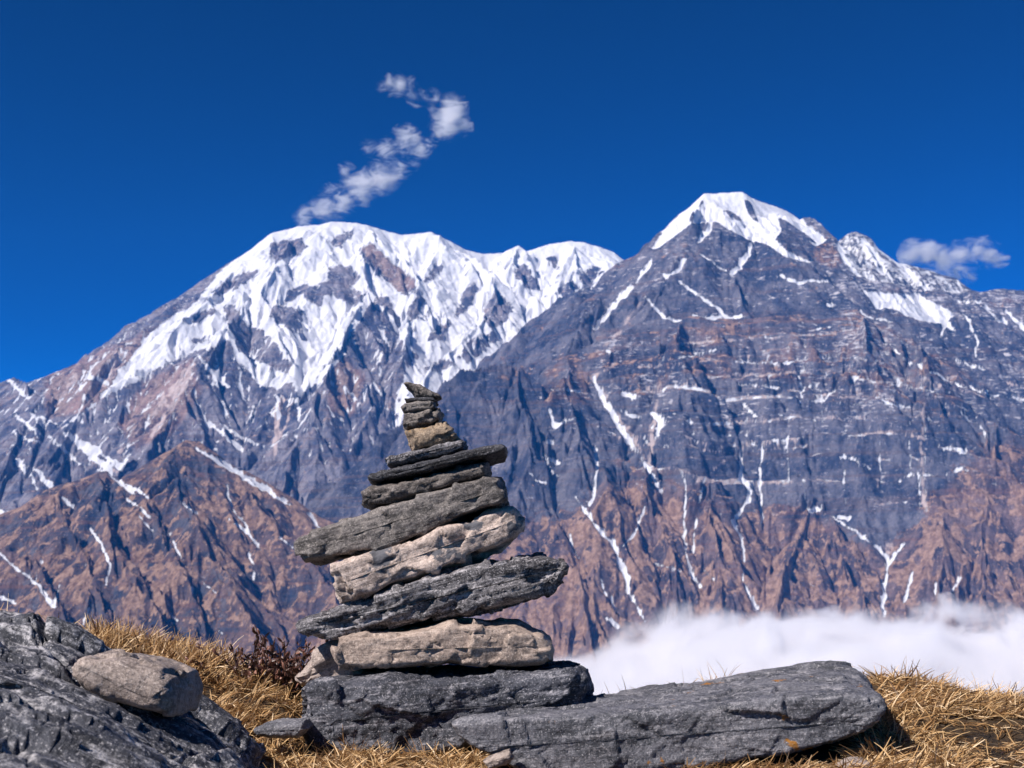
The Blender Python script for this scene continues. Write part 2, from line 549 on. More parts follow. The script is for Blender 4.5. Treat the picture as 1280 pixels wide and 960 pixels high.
snow1 = Canvas(0.17)
snow1.poly([(150, 462), (196, 408), (245, 378), (275, 340), (340, 285), (410, 270), (540, 280), (600, 308), (650, 298), (720, 292), (800, 330), (760, 372),
            (685, 392), (662, 425), (645, 455), (600, 476), (560, 492), (505, 512), (497, 490), (505, 468), (522, 445), (505, 425), (497, 400), (482, 372),
            (468, 375), (455, 395), (425, 438), (388, 484), (372, 500), (362, 472), (350, 485), (328, 484), (314, 468), (296, 448), (284, 426), (250, 438), (200, 458), (165, 480), (135, 492)], 0.80, 3)
rock = 0.20
for q in [
    [(339, 305), (358, 300), (372, 297), (384, 308), (370, 318), (345, 327), (336, 318)],
    [(412, 302), (425, 292), (441, 288), (440, 295), (425, 309), (415, 312)],
    [(285, 352), (298, 343), (325, 337), (318, 348), (295, 359), (278, 369), (262, 366)],
    [(410, 335), (425, 330), (440, 335), (450, 345), (440, 360), (455, 368), (445, 383), (430, 374), (415, 371), (405, 366), (400, 386), (385, 376), (375, 366), (365, 376), (352, 381), (358, 365), (370, 358), (380, 354), (395, 358), (412, 350)],
    [(337, 385), (350, 382), (365, 385), (378, 392), (375, 410), (383, 426), (370, 421), (355, 403), (345, 406), (338, 395)],
    [(280, 385), (290, 380), (300, 394), (315, 409), (330, 415), (345, 430), (356, 449), (365, 455), (360, 466), (340, 462), (322, 452), (310, 440), (298, 425), (285, 405)],
    [(450, 312), (463, 304), (480, 320), (500, 335), (516, 350), (521, 362), (505, 371), (493, 360), (480, 350), (465, 336)],
    [(455, 392), (470, 372), (485, 370), (496, 395), (501, 420), (496, 437), (480, 421), (470, 411), (460, 402)],
    [(438, 424), (448, 410), (466, 425), (482, 440), (492, 465), (488, 495), (460, 490), (440, 470), (424, 446)],
    [(510, 388), (525, 364), (531, 374), (522, 397), (510, 402)], [(530, 352), (545, 329), (553, 334), (540, 351)],
    [(606, 400), (604, 388), (614, 372), (622, 364), (632, 376), (640, 386), (630, 402), (616, 410)],
    [(567, 398), (580, 362), (594, 352), (598, 362), (584, 388)], [(536, 424), (548, 406), (564, 404), (556, 424)],
    [(572, 446), (590, 424), (616, 414), (622, 424), (604, 440), (584, 454)], [(530, 462), (548, 450), (566, 452), (552, 466)],
    [(645, 335), (655, 331), (668, 345), (676, 363), (660, 360), (645, 352)],
    [(683, 322), (695, 319), (699, 336), (690, 335)], [(722, 346), (745, 331), (756, 340), (741, 352), (739, 366), (730, 359)], [(697, 362), (715, 351), (725, 360), (712, 372), (705, 379)],
    [(244, 395), (262, 385), (268, 390), (250, 402), (240, 408)], [(240, 425), (262, 420), (262, 424), (244, 431)],
    [(300, 440), (290, 430), (284, 428), (300, 425), (318, 450)],
]:
    snow1.poly(q, rock, 3.5)
for p, w in [
    ([(284, 420), (240, 436), (200, 450), (165, 470), (135, 490), (112, 510), (98, 522), (106, 532)], [9, 8, 10, 9, 6, 4, 5, 3]),
    ([(247, 444), (262, 462), (285, 483)], [3, 7, 7]), ([(262, 528), (285, 548), (305, 565)], [4, 6, 3]), ([(268, 525), (300, 545), (330, 560)], [2, 3, 3]),
    ([(82, 542), (110, 562), (138, 590)], [6, 16, 12]), ([(118, 560), (150, 585), (158, 575)], [6, 8, 3]), ([(38, 516), (58, 534)], 6), ([(20, 519), (48, 542)], 4), ([(48, 520), (68, 530)], 3),
    ([(18, 572), (36, 592), (46, 610)], [5, 7, 4]), ([(42, 584), (62, 606), (76, 632), (92, 655)], [4, 8, 6, 4]), ([(10, 474), (34, 498)], [3, 6]), ([(60, 545), (78, 560), (100, 580)], [3, 4, 3]),
    ([(16, 540), (36, 550), (52, 553)], [4, 4, 2]), ([(100, 480), (106, 500)], 5), ([(112, 470), (134, 478)], 7), ([(660, 392), (640, 430), (600, 462), (555, 485), (512, 505), (498, 512)], [22, 20, 20, 14, 12, 16]),
    ([(500, 518), (492, 535)], [10, 6]), ([(430, 442), (408, 465), (388, 482)], [5, 7, 7]), ([(470, 380), (484, 392), (500, 415), (512, 438)], 4), ([(424, 478), (446, 500)], 3), ([(345, 495), (348, 520)], 4),
    ([(0, 640), (20, 655)], [14, 10]), ([(-60, 610), (0, 650)], [12, 18]), ([(372, 500), (374, 525)], [5, 3]), ([(420, 620), (432, 645)], 5), ([(320, 470), (345, 478), (372, 470)], [8, 10, 8]),
]:
    snow1.line(p, w, 0.88, 2.2)
snow1.line([(664, 388), (645, 425), (605, 460), (560, 483), (515, 503)], [20, 18, 17, 12, 10], 1.05)
snow1.line([(610, 325), (640, 355), (660, 380)], [14, 20, 22], 1.0)
brown1 = Canvas(0.12)
brown1.poly([(60, 470), (155, 430), (200, 410), (190, 440), (110, 510), (60, 520)], 0.6, 6)
brown1.poly([(180, 480), (240, 450), (250, 490), (215, 540), (170, 560), (150, 530)], 0.45, 6)
brown1.poly([(425, 445), (455, 470), (440, 520), (410, 510)], 0.5, 5)
brown1.poly([(452, 310), (465, 304), (520, 356), (500, 370)], 0.6, 3)
pale1 = Canvas(0.0)
for p, w in [([(242, 455), (205, 500), (185, 525), (168, 545), (150, 566)], [12, 14, 5, 4, 8]), ([(238, 470), (210, 515), (190, 545)], [12, 10, 8]), ([(348, 500), (346, 540), (342, 575)], [14, 12, 5]),
             ([(365, 500), (352, 550)], [6, 4]), ([(95, 470), (60, 520)], [10, 6]), ([(150, 445), (130, 480)], [18, 10]), ([(116, 580), (150, 590), (170, 580)], [8, 10, 6])]:
    pale1.line(p, w, 0.75, 3)

ns = fbm2(P1[..., 0] / 110, P1[..., 1] / 110 + P1[..., 2] / 90, 4, 77)
nq = fbm2(P1[..., 0] / 38, P1[..., 1] / 38 + P1[..., 2] / 50, 3, 78)
s = snow1.at(px1, py1) + 0.22 * ns + 0.12 * nq - 0.05 * cr1 - 0.12 * fi1 - 0.10 * (slope1 - 1.0).clip(-0.6, 0.9) + 0.06
s += 0.30 * smooth(0.25, 1.0, -fi1 + 0.5 * ns) * smooth(620, 500, py1) * smooth(380, 440, py1)
b = brown1.at(px1, py1) + 0.12 * ns
tl = pale1.at(px1, py1) - 0.1 * cr1
dust = 0.02 + 0.34 * smooth(540, 450, py1) - 0.16 * fi1 + 0.12 * ns
cover1 = np.stack([s, b, tl, np.clip(dust, 0, 1)], -1)
M_SNOWY = mountain_material("snowy_rock", c4(0.062, 0.074, 0.125), c4(0.29, 0.27, 0.305), c4(0.20, 0.145, 0.13), c4(0.44, 0.32, 0.28), c4(0.60, 0.48, 0.45))
link("snow_mountain", grid_mesh("snow_mountain", P1, attrs={"cover": cover1}), M_SNOWY, kind="structure",
     label="long snow covered mountain with glaciers and rock ribs beyond the stone cairn", cat="mountain")

# ---- the rock pyramid on the right and the layered cliff and brown spurs under it
sk2 = [(788, 337, 9150), (805, 319, 9350), (820, 302, 9450), (830, 288, 9480), (850, 268, 9500), (868, 250, 9500), (880, 237, 9500), (905, 235, 9500), (928, 235, 9500), (940, 243, 9520),
       (965, 251, 9560), (990, 262, 9600), (1005, 278, 9650), (1020, 290, 9680), (1030, 297, 9700), (1045, 300, 9700), (1058, 291, 9700), (1068, 289, 9700), (1085, 297, 9720), (1100, 308, 9740),
       (1120, 322, 9760), (1150, 333, 9800), (1180, 343, 9800), (1195, 347, 9800), (1210, 361, 9800), (1225, 365, 9800), (1250, 361, 9850), (1280, 363, 9900), (1330, 368, 9900), (1400, 380, 9900), (1560, 420, 9900), (1750, 370, 10000), (2000, 400, 9900), (2350, 470, 9500), (2800, 540, 8800), (3300, 620, 8000)]
main2 = ridge_pts(sk2)
rid2 = [(main2, 0.98, True)]


def add2(pts, s, main=False):
    if pts[-1][1] == 790:
        a, b, Y = pts[-1]
        pts = pts + [(a + 12, 880, Y - 420), (a + 20, 980, Y - 900)]
    rid2.append((ridge_pts(pts), s, main))


add2([(788, 337, 9150), (765, 366, 9000), (738, 402, 8700), (712, 440, 8250)], 1.0)
add2([(788, 337, 9250), (740, 368, 9700), (682, 391, 9950), (660, 430, 10050), (640, 470, 10100)], 1.0)
add2([(880, 237, 9500), (868, 285, 9050), (850, 330, 8800), (820, 372, 8480), (800, 402, 8280)], 1.05)
add2([(928, 235, 9500), (945, 290, 9050), (985, 330, 8830), (1030, 360, 8650), (1080, 388, 8350)], 1.05)
add2([(905, 235, 9500), (915, 300, 9000), (925, 350, 8620), (930, 392, 8290)], 1.05)
add2([(1064, 289, 9700), (1078, 330, 9250), (1090, 362, 8950)], 1.0)
add2([(1120, 322, 9760), (1150, 360, 9250), (1200, 400, 9000), (1250, 440, 8750), (1300, 480, 8500)], 1.0)
add2([(1195, 347, 9800), (1225, 390, 9350), (1270, 430, 9100)], 1.0)
# edge of the layered cliff
add2([(690, 452, 8150), (720, 441, 8130), (760, 421, 8190), (800, 405, 8240), (845, 394, 8270), (930, 397, 8240), (1000, 391, 8260), (1075, 386, 8290), (1110, 401, 8200), (1160, 427, 8120), (1220, 457, 8020), (1280, 502, 7900), (1380, 560, 7800), (1600, 590, 7700), (1900, 560, 7700), (2300, 620, 7300), (2900, 680, 6900)], 1.12, True)
add2([(850, 396, 8260), (850, 470, 7700), (860, 545, 7380)], 1.12)
add2([(1080, 388, 8280), (1085, 440, 7800), (1060, 500, 7540), (1040, 560, 7330)], 1.12)
add2([(1140, 420, 8130), (1165, 490, 7550), (1185, 520, 7360), (1190, 575, 7150), (1180, 680, 6700), (1165, 790, 6250)], 1.0)
# brown knobs and spurs
add2([(645, 460, 7950), (652, 520, 7550), (668, 590, 7100), (700, 680, 6650), (735, 790, 6200)], 0.98)
add2([(645, 460, 7950), (600, 477, 7850), (560, 496, 7750), (520, 520, 7650), (470, 560, 7500), (400, 620, 7400)], 0.98)
add2([(707, 444, 8080), (712, 500, 7620), (725, 560, 7230), (765, 640, 6820), (790, 700, 6560), (812, 790, 6360)], 0.98)
add2([(800, 570, 7280), (820, 640, 6880), (838, 710, 6550), (850, 790, 6200)], 0.98)
add2([(892, 585, 7240), (888, 650, 6850), (892, 710, 6560), (905, 790, 6200)], 0.98)
add2([(1015, 628, 7080), (1000, 680, 6740), (985, 730, 6480), (970, 790, 6220)], 0.98)
add2([(1015, 628, 7080), (1050, 690, 6720), (1075, 740, 6460), (1085, 790, 6230)], 0.98)
add2([(1250, 540, 7320), (1240, 610, 6960), (1230, 690, 6600), (1225, 790, 6180)], 0.98)
add2([(1320, 520, 7400), (1310, 620, 6900), (1300, 790, 6150)], 0.98)


def bed_level(H, X, Y):
    """height within the bedding, which arches over and dips away to the right"""
    return H + 125 * fbm2(X / 800, Y / 800, 3, 41) + 0.62 * np.sqrt(np.clip(X - 1850, 0, None) ** 2 + 150 ** 2) + 0.03 * X


def ledges(H, X, Y):
    """flat lying beds weather into steps across the cliff"""
    w = smooth(250, 620, H) * (1 - smooth(1500, 1750, H)) * smooth(100, 700, X + 0 * Y)
    for T, k in ((120.0, 0.6), (47.0, 0.6)):
        q = bed_level(H, X, Y) / T
        f = q - np.floor(q)
        st = np.clip((f - 0.25) / 0.5, 0, 1)
        H = H + w * k * T * (st * st * (3 - 2 * st) - f)
    return H


P2, slope2, cr2, fi2, gx2, gy2 = heightfield(380, 1390, 860, 5900, 9950, 600, rid2, right=2800, amp=60, crag=58.0, freq=1 / 620.0, seed=8, terrace=ledges, rough=8.0)
px2, py2 = project(P2[..., 0], P2[..., 1], P2[..., 2])

snow2 = Canvas(0.15)
snow2.poly([(815, 310), (828, 285), (866, 246), (880, 230), (930, 228), (968, 246), (992, 256), (1010, 280), (1036, 297), (1020, 306), (1000, 296), (978, 284), (970, 296), (985, 312), (1018, 325), (1010, 327),
            (982, 319), (958, 303), (934, 297), (908, 283), (896, 275), (880, 276), (864, 278), (840, 296), (822, 308)], 0.85, 2)
for q in [[(930, 246), (938, 250), (949, 276), (941, 272), (934, 262)], [(904, 259), (916, 264), (929, 274), (918, 272)], [(862, 272), (866, 260), (868, 264), (865, 276)], [(873, 255), (878, 246), (879, 250)],
          [(972, 268), (985, 275), (1002, 287), (1020, 300), (1002, 299), (978, 288)]]:
    snow2.poly(q, 0.12, 1)
snow2.poly([(1076, 359), (1100, 363), (1148, 365), (1162, 372), (1199, 391), (1172, 402), (1150, 398), (1133, 393), (1118, 383), (1095, 384), (1087, 371)], 0.9, 1.5)
snow2.poly([(1040, 300), (1060, 288), (1100, 305), (1150, 331), (1200, 348), (1215, 365), (1190, 368), (1150, 362), (1090, 352), (1062, 340)], 0.53, 5)
snow2.poly([(1048, 303), (1060, 293), (1085, 299), (1100, 312), (1112, 335), (1090, 345), (1062, 335)], 0.56, 3)
snow2.poly([(1195, 385), (1290, 385), (1290, 450), (1190, 440)], 0.26, 8)
for p, w in [
    ([(888, 280), (880, 290), (872, 300)], [9, 9, 4]), ([(940, 301), (932, 318), (918, 336)], [3, 10, 11]), ([(814, 323), (804, 338), (795, 351)], [5, 8, 4]), ([(790, 356), (768, 378), (742, 409)], [9, 9, 6]),
    ([(857, 322), (848, 334), (832, 343)], [5, 8, 7]), ([(848, 350), (866, 362), (890, 378), (910, 393)], [3, 5, 6, 4]), ([(804, 368), (820, 384), (832, 396), (850, 398)], [2, 5, 6, 3]),
    ([(866, 392), (895, 396), (932, 393)], [3, 5, 3]), ([(978, 343), (1000, 350), (1018, 348), (1034, 350)], [7, 7, 5, 5]), ([(875, 315), (900, 332), (916, 344)], 2.5), ([(1048, 302), (1060, 325), (1074, 341)], [5, 6, 5]),
    ([(1078, 298), (1090, 318), (1104, 338)], [5, 6, 5]), ([(1094, 304), (1130, 330), (1158, 360)], [5, 4, 4]), ([(1198, 375), (1226, 376)], 5), ([(1230, 381), (1244, 394), (1258, 402)], [3, 5, 5]), ([(1258, 388), (1284, 410)], [5, 8]),
    ([(1207, 394), (1214, 408), (1222, 421), (1219, 443)], [5, 4, 4, 3]), ([(1178, 399), (1180, 408), (1174, 421)], [4, 4, 2]), ([(1186, 402), (1192, 408)], 9), ([(1195, 449), (1212, 455), (1232, 460)], 3.5),
    ([(1090, 414), (1112, 430), (1136, 451), (1172, 467), (1200, 478), (1235, 490)], [2, 3, 4, 4.5, 4.5, 4]), ([(1236, 491), (1290, 500)], 2), ([(1075, 388), (1092, 396), (1114, 400)], [4, 4, 2]), ([(1020, 411), (1042, 405)], 3),
    ([(1034, 380), (1052, 382)], 3), ([(742, 470), (760, 508), (776, 532), (800, 568), (816, 592), (826, 612)], [5, 7, 9, 5, 4, 5]), ([(762, 500), (768, 516)], 6), ([(815, 512), (826, 522), (822, 540)], [5, 12, 6]), ([(775, 513), (800, 520)], [4, 5]), ([(780, 490), (792, 495)], 6),
    ([(745, 556), (746, 585), (744, 605), (737, 628)], [6, 5, 5, 4]), ([(720, 620), (735, 640), (752, 662), (770, 680), (774, 698), (783, 714), (785, 735), (797, 755), (806, 774)], [3, 6, 6, 7, 8, 9, 5, 6, 6]),
    ([(806, 632), (798, 652), (793, 664), (778, 682)], [5, 5, 4, 2]), ([(853, 588), (858, 612), (856, 640), (855, 668), (860, 700), (866, 718), (876, 732)], [4, 4, 4, 4, 5, 6, 4]), ([(882, 595), (870, 640), (866, 690)], 2.5),
    ([(926, 560), (926, 595), (938, 612), (930, 630), (917, 648), (928, 668), (931, 700)], [4, 6, 5, 4, 8, 5, 4]), ([(896, 638), (910, 646)], 3), ([(928, 715), (934, 735), (944, 756)], [4, 6, 7]), ([(952, 560), (950, 600), (952, 660)], [3, 3, 3]),
    ([(1040, 645), (1070, 662), (1090, 678), (1106, 690)], [3, 4, 4, 6]), ([(1130, 678), (1114, 694)], [4, 5]), ([(1112, 694), (1107, 715), (1104, 740), (1104, 768)], [9, 6, 7, 5]), ([(1140, 715), (1134, 735), (1130, 750)], [3, 6, 4]), ([(1200, 718), (1190, 734)], 5),
    ([(1170, 730), (1168, 740)], 4), ([(712, 666), (716, 682), (723, 696)], [3, 4, 4]), ([(752, 722), (757, 742)], 5), ([(762, 770), (772, 780)], [8, 6]), ([(764, 745), (768, 762)], 3), ([(818, 702), (850, 713)], 3), ([(880, 712), (892, 724)], 3),
    ([(1049, 570), (1066, 572), (1094, 588)], [4, 4, 3]), ([(1124, 601), (1136, 592), (1166, 591)], [3, 4, 4]), ([(1181, 558), (1208, 561)], 4), ([(1194, 588), (1200, 584)], 6), ([(1012, 634), (1028, 632)], [8, 5]), ([(1048, 643), (1062, 645)], 5),
    ([(920, 451), (979, 453), (1013, 445), (1075, 447), (1096, 451)], 2.5), ([(920, 479), (960, 482), (1005, 487)], 2.5), ([(1066, 471), (1110, 478), (1187, 490)], 2.5), ([(1000, 502), (1030, 497), (1044, 484)], 4), ([(1095, 495), (1120, 505), (1138, 507)], 3),
    ([(996, 460), (1000, 475), (1002, 495)], [4, 3, 3]), ([(905, 432), (880, 440), (850, 446)], [4, 3, 2]), ([(930, 505), (945, 518)], 4), ([(688, 510), (692, 530), (708, 524), (718, 520)], [5, 7, 4, 3]), ([(680, 548), (690, 552)], 5), ([(680, 570), (700, 576)], 6), ([(684, 580), (696, 595)], 3),
    ([(662, 590), (670, 598), (684, 604)], 2.5), ([(690, 486), (724, 487)], 3), ([(1220, 520), (1234, 545)], 3), ([(1200, 515), (1226, 532)], 3),
]:
    snow2.line(p, np.array(w) * 0.95, 0.92, 2.0)
for (x, y0, y1) in [(1005, 545, 625), (1100, 545, 590), (1156, 500, 640), (1138, 525, 590), (935, 500, 560), (960, 470, 540), (1056, 560, 640), (1150, 590, 650), (985, 545, 600), (830, 440, 520), (1028, 480, 530)]:
    snow2.line([(x, y0), (x - 1, (y0 + y1) / 2), (x + 1, y1)], 2.2, 0.60)
rr = np.random.default_rng(5)
for _ in range(120):                               # short snow ledges over the layered cliff, larger near the gullies
    x = rr.normal(rr.choice([740, 815, 830, 925, 1000, 1050, 1108, 1150]), 28); y = rr.uniform(430, 660)
    if y > 590 + 50 * math.sin(x / 45.0) or x > 1195 or x < 680:
        continue
    L = rr.uniform(2, 9) * rr.uniform(0.5, 1.3)
    dip = 0.0 if x < 1060 else 0.12
    snow2.line([(x, y), (x + L * 0.5, y + L * dip + rr.uniform(-2, 2)), (x + L, y + L * dip + rr.uniform(-2.5, 2.5))], rr.uniform(1.5, 4), rr.uniform(0.45, 0.85))
bands = []
brown2 = Canvas(0.12)
brown2.poly([(600, 660), (680, 640), (720, 640), (750, 600), (800, 575), (845, 600), (880, 590), (925, 640), (955, 625), (985, 640), (1015, 627), (1045, 650), (1106, 690), (1140, 665), (1165, 610), (1190, 572), (1240, 548), (1290, 540), (1390, 530),
             (1390, 900), (560, 900)], 0.74, 26)
brown2.poly([(712, 445), (760, 424), (845, 400), (1075, 392), (1160, 430), (1240, 490), (1180, 520), (1100, 500), (1000, 480), (900, 480), (800, 500), (745, 460)], 0.50, 12)
for q in [[(935, 441), (1000, 433), (1060, 431), (1092, 440), (1132, 463), (1180, 482)], [(860, 474), (900, 470), (960, 468), (1010, 463), (1070, 461), (1120, 471), (1190, 484), (1250, 500)],
          [(800, 458), (870, 452), (922, 444), (980, 444)], [(880, 502), (950, 496), (1020, 497), (1048, 486)], [(890, 532), (980, 522), (1040, 508), (1095, 503), (1150, 514), (1200, 520)],
          [(920, 451), (979, 453), (1013, 445), (1075, 447), (1096, 451)], [(920, 479), (960, 482), (1005, 487)], [(1066, 471), (1110, 478), (1187, 490)], [(760, 486), (830, 482), (890, 488)],
          [(1060, 545), (1110, 540), (1160, 548)], [(900, 560), (960, 552), (1010, 556)], [(1085, 575), (1130, 572), (1165, 575)], [(1090, 630), (1130, 628), (1170, 632)], [(845, 430), (920, 424), (1010, 418), (1075, 410)]]:
    bands.append(q)
    snow2.line(q, 2.6, 0.50, 2.0)
brown2.poly([(680, 470), (700, 444), (722, 446), (740, 480), (735, 505), (680, 505)], 0.55, 5)
brown2.poly([(850, 520), (1000, 530), (1190, 540), (1180, 580), (1140, 640), (1100, 680), (1040, 640), (960, 610), (860, 590)], 0.0, 14)
brown2.poly([(620, 470), (645, 458), (665, 470), (650, 490)], 0.5, 5)
brown2.poly([(1020, 303), (1040, 303), (1056, 325), (1040, 340), (1015, 320)], 0.7, 3)
pale2 = Canvas(0.0)
for p, w in [([(742, 470), (765, 510), (790, 545), (820, 600)], [8, 12, 10, 6]), ([(800, 430), (760, 460), (740, 470)], [5, 8, 6]), ([(1078, 360), (1072, 372)], 5), ([(820, 500), (815, 545), (812, 580)], [8, 10, 6]), ([(905, 575), (870, 605)], 6),
             ([(1156, 500), (1152, 560), (1156, 640)], [6, 8, 10]), ([(1112, 680), (1110, 700)], 14), ([(1100, 560), (1096, 620)], 4), ([(800, 380), (770, 420), (745, 440)], [8, 8, 6])]:
    pale2.line(p, w, 0.6, 3)

carve(P2, px2, py2, snow2, 30.0)
for q in bands:
    pale2.line(q, 3.4, 0.72, 1.8)
pale2.poly([(990, 512), (1020, 492), (1075, 486), (1140, 500), (1120, 520), (1060, 516), (1020, 520)], 0.40, 8)
ns = fbm2(P2[..., 0] / 90, P2[..., 1] / 90 + P2[..., 2] / 80, 4, 177)
ns2 = fbm2(P2[..., 0] / 330, P2[..., 1] / 330 + P2[..., 2] / 330, 3, 178)
bench = smooth(0.9, 0.35, slope2) * smooth(350, 700, P2[..., 2])
lev = bed_level(P2[..., 2], P2[..., 0], P2[..., 1])
cliff = smooth(300, 620, P2[..., 2] + 120 * ns2) * (1 - smooth(1480, 1720, P2[..., 2] + 60 * ns)) * smooth(0, 600, P2[..., 0] + 150 * ns2)
nb = fbm2(P2[..., 0] / 140, P2[..., 1] / 140, 3, 181)
beds_thin = smooth(0.18, 0.75, vnoise2(lev / 27.0, P2[..., 0] / 2200.0, 61)) * cliff
beds_wide = smooth(-0.1, 0.6, vnoise2(lev / 85.0, P2[..., 0] / 3000.0, 62)) * cliff
nq = fbm2(P2[..., 0] / 36, P2[..., 1] / 36 + P2[..., 2] / 40, 3, 179)
s = snow2.at(px2, py2) + 0.17 * ns + 0.12 * nq - 0.04 * cr2 - 0.09 * fi2 - 0.06 * (slope2 - 1.0).clip(-0.6, 1.2) + 0.10 * bench * (0.4 + ns2) + beds_thin * (0.26 + 0.26 * nb) + 0.05 * cliff
b = brown2.at(px2, py2) - 0.06 * cliff * (1 - beds_wide) + 0.12 * ns + 0.16 * ns2 + 0.10 * cr2 - 0.30 * smooth(0.95, 1.5, slope2)
tl = pale2.at(px2, py2) - 0.05 * cr2 + beds_thin * (0.62 + 0.3 * nb) + beds_wide * 0.16
dust = 0.10 + 0.26 * cliff - 0.22 * smooth(515, 560, py2) * cliff + 0.24 * smooth(420, 360, py2) + 0.25 * smooth(1010, 1080, px2) * smooth(460, 400, py2) + 0.14 * beds_thin - 0.10 * fi2 + 0.06 * ns - 0.35 * smooth(640, 720, py2)
cover2 = np.stack([s, b, tl, np.clip(dust, 0, 1)], -1)
M_ROCKY = mountain_material("layered_rock", c4(0.038, 0.048, 0.085), c4(0.175, 0.168, 0.200), c4(0.20, 0.120, 0.090), c4(0.45, 0.295, 0.22), c4(0.56, 0.45, 0.42), (0.018, 0.018, 0.060))
link("rock_mountain", grid_mesh("rock_mountain", P2, attrs={"cover": cover2}), M_ROCKY, kind="structure",
     label="steep rock pyramid with a snow cap above layered brown cliffs", cat="mountain")

# ---- the brown ridge in front on the left
sk3 = [(-1900, 860, 5900), (-1200, 800, 6400), (-800, 730, 6800), (-500, 690, 6900), (-300, 730, 6900), (-110, 720, 6900), (-50, 680, 6950), (0, 645, 7000), (40, 628, 7000), (60, 612, 7000), (95, 600, 7000), (120, 590, 7000), (135, 588, 7000), (152, 598, 7000), (172, 586, 7050), (195, 572, 7050), (215, 560, 7050), (232, 550, 7050), (250, 552, 7050), (268, 565, 7050),
       (300, 583, 7050), (340, 606, 7050), (372, 626, 7050), (402, 645, 7050), (440, 662, 7000), (500, 680, 7000), (580, 700, 6950), (660, 740, 6900), (740, 800, 6850)]
main3 = ridge_pts(sk3)
rid3 = [(main3, 0.74, True)]
for pts in [
    [(120, 590, 0), (128, 640, 130), (150, 700, 190), (190, 770, 200), (240, 860, 200)], [(232, 550, 0), (225, 600, 120), (240, 660, 190), (280, 730, 210), (330, 820, 210)],
    [(250, 552, 0), (310, 620, 120), (370, 690, 180), (420, 760, 200), (470, 850, 200)], [(340, 606, 0), (400, 680, 110), (450, 740, 150), (500, 820, 160)], [(0, 645, 0), (35, 700, 140), (75, 770, 180), (110, 850, 180)],
    [(60, 612, 0), (85, 670, 120), (120, 740, 160), (150, 820, 170)], [(440, 662, 0), (500, 730, 100), (560, 800, 130)], [(172, 586, 0), (185, 640, 90), (215, 700, 150), (250, 790, 170)],
    [(580, 700, 0), (620, 760, 90), (660, 830, 110)],
]:
    rid3.append((ridge_pts(spur_Y(pts, main3, 0.74)), 0.9, False))
P3, slope3, cr3, fi3, gx3, gy3 = heightfield(-110, 760, 720, 5350, 7250, 420, rid3, left=-1500, amp=40, crag=28.0, freq=1 / 300.0, seed=15, fade=150.0, rough=7.0)
px3, py3 = project(P3[..., 0], P3[..., 1], P3[..., 2])
snow3 = Canvas(0.10)
for p, w in [
    ([(246, 558), (272, 574), (302, 592), (337, 612), (362, 630)], [4, 8, 10, 9, 4]), ([(138, 592), (152, 604), (167, 616)], [4, 7, 3]), ([(152, 602), (172, 610), (186, 622)], [3, 6, 3]), ([(285, 606), (287, 625), (294, 640), (308, 655), (322, 680)], [3, 4, 3.5, 4, 4]),
    ([(286, 648), (300, 656), (314, 668), (326, 686)], [4, 4, 4, 4]), ([(312, 692), (318, 706)], 4), ([(317, 715), (317, 724)], 4.5), ([(115, 660), (126, 680), (138, 702), (132, 730)], [4, 6, 5, 3]), ([(0, 690), (25, 712), (48, 730), (68, 756)], [4, 5, 6, 8]),
    ([(75, 730), (68, 752)], [4, 4]), ([(160, 624), (175, 634), (188, 645)], [3, 3.5, 6]), ([(176, 645), (192, 663)], [3, 4.5]), ([(226, 626), (246, 640)], [4, 4]), ([(212, 665), (222, 688), (230, 700)], [3, 3, 3]), ([(78, 620), (92, 632)], 5), ([(52, 700), (54, 702)], 5),
    ([(110, 760), (104, 778)], 4), ([(350, 670), (366, 684)], 3.5), ([(256, 728), (270, 740)], 3), ([(240, 732), (242, 745)], 4), ([(215, 768), (222, 775)], 4), ([(388, 640), (395, 655)], 4), ([(650, 685), (656, 700)], 4), ([(680, 672), (690, 682)], 3), ([(274, 788), (278, 790)], 5),
    ([(0, 745), (20, 752)], 5), ([(384, 640), (410, 668)], 3),
]:
    snow3.line(p, w, 0.86, 2.0)
brown3 = Canvas(0.62)
brown3.poly([(110, 590), (235, 550), (280, 572), (300, 600), (290, 625), (240, 615), (190, 610), (140, 640), (90, 640)], 0.34, 10)
brown3.poly([(-110, 700), (0, 640), (60, 650), (60, 690), (-110, 730)], 0.4, 10)
carve(P3, px3, py3, snow3, 16.0)
ns = fbm2(P3[..., 0] / 60, P3[..., 1] / 60 + P3[..., 2] / 55, 4, 277)
ns2 = fbm2(P3[..., 0] / 260, P3[..., 1] / 260 + P3[..., 2] / 260, 3, 278)
right_face = smooth(0.0, 0.6, -gx3 / (slope3 + 0.1))
s = snow3.at(px3, py3) + 0.14 * ns - 0.03 * cr3 - 0.07 * fi3
b = brown3.at(px3, py3) + 0.16 * ns + 0.20 * ns2 + 0.12 * cr3 - 0.30 * smooth(0.95, 1.5, slope3)
cover3 = np.stack([s, b, np.zeros_like(s), np.clip(0.05 - 0.05 * fi3, 0, 1)], -1)
M_BROWN = mountain_material("brown_slope_rock", c4(0.042, 0.054, 0.092), c4(0.14, 0.13, 0.15), c4(0.20, 0.120, 0.090), c4(0.44, 0.29, 0.215), c4(0.50, 0.39, 0.35))
link("brown_ridge", grid_mesh("brown_ridge", P3, attrs={"cover": cover3}), M_BROWN, kind="structure",
     label="brown grassy mountain ridge with thin snow gullies below the snow massif", cat="mountain ridge")

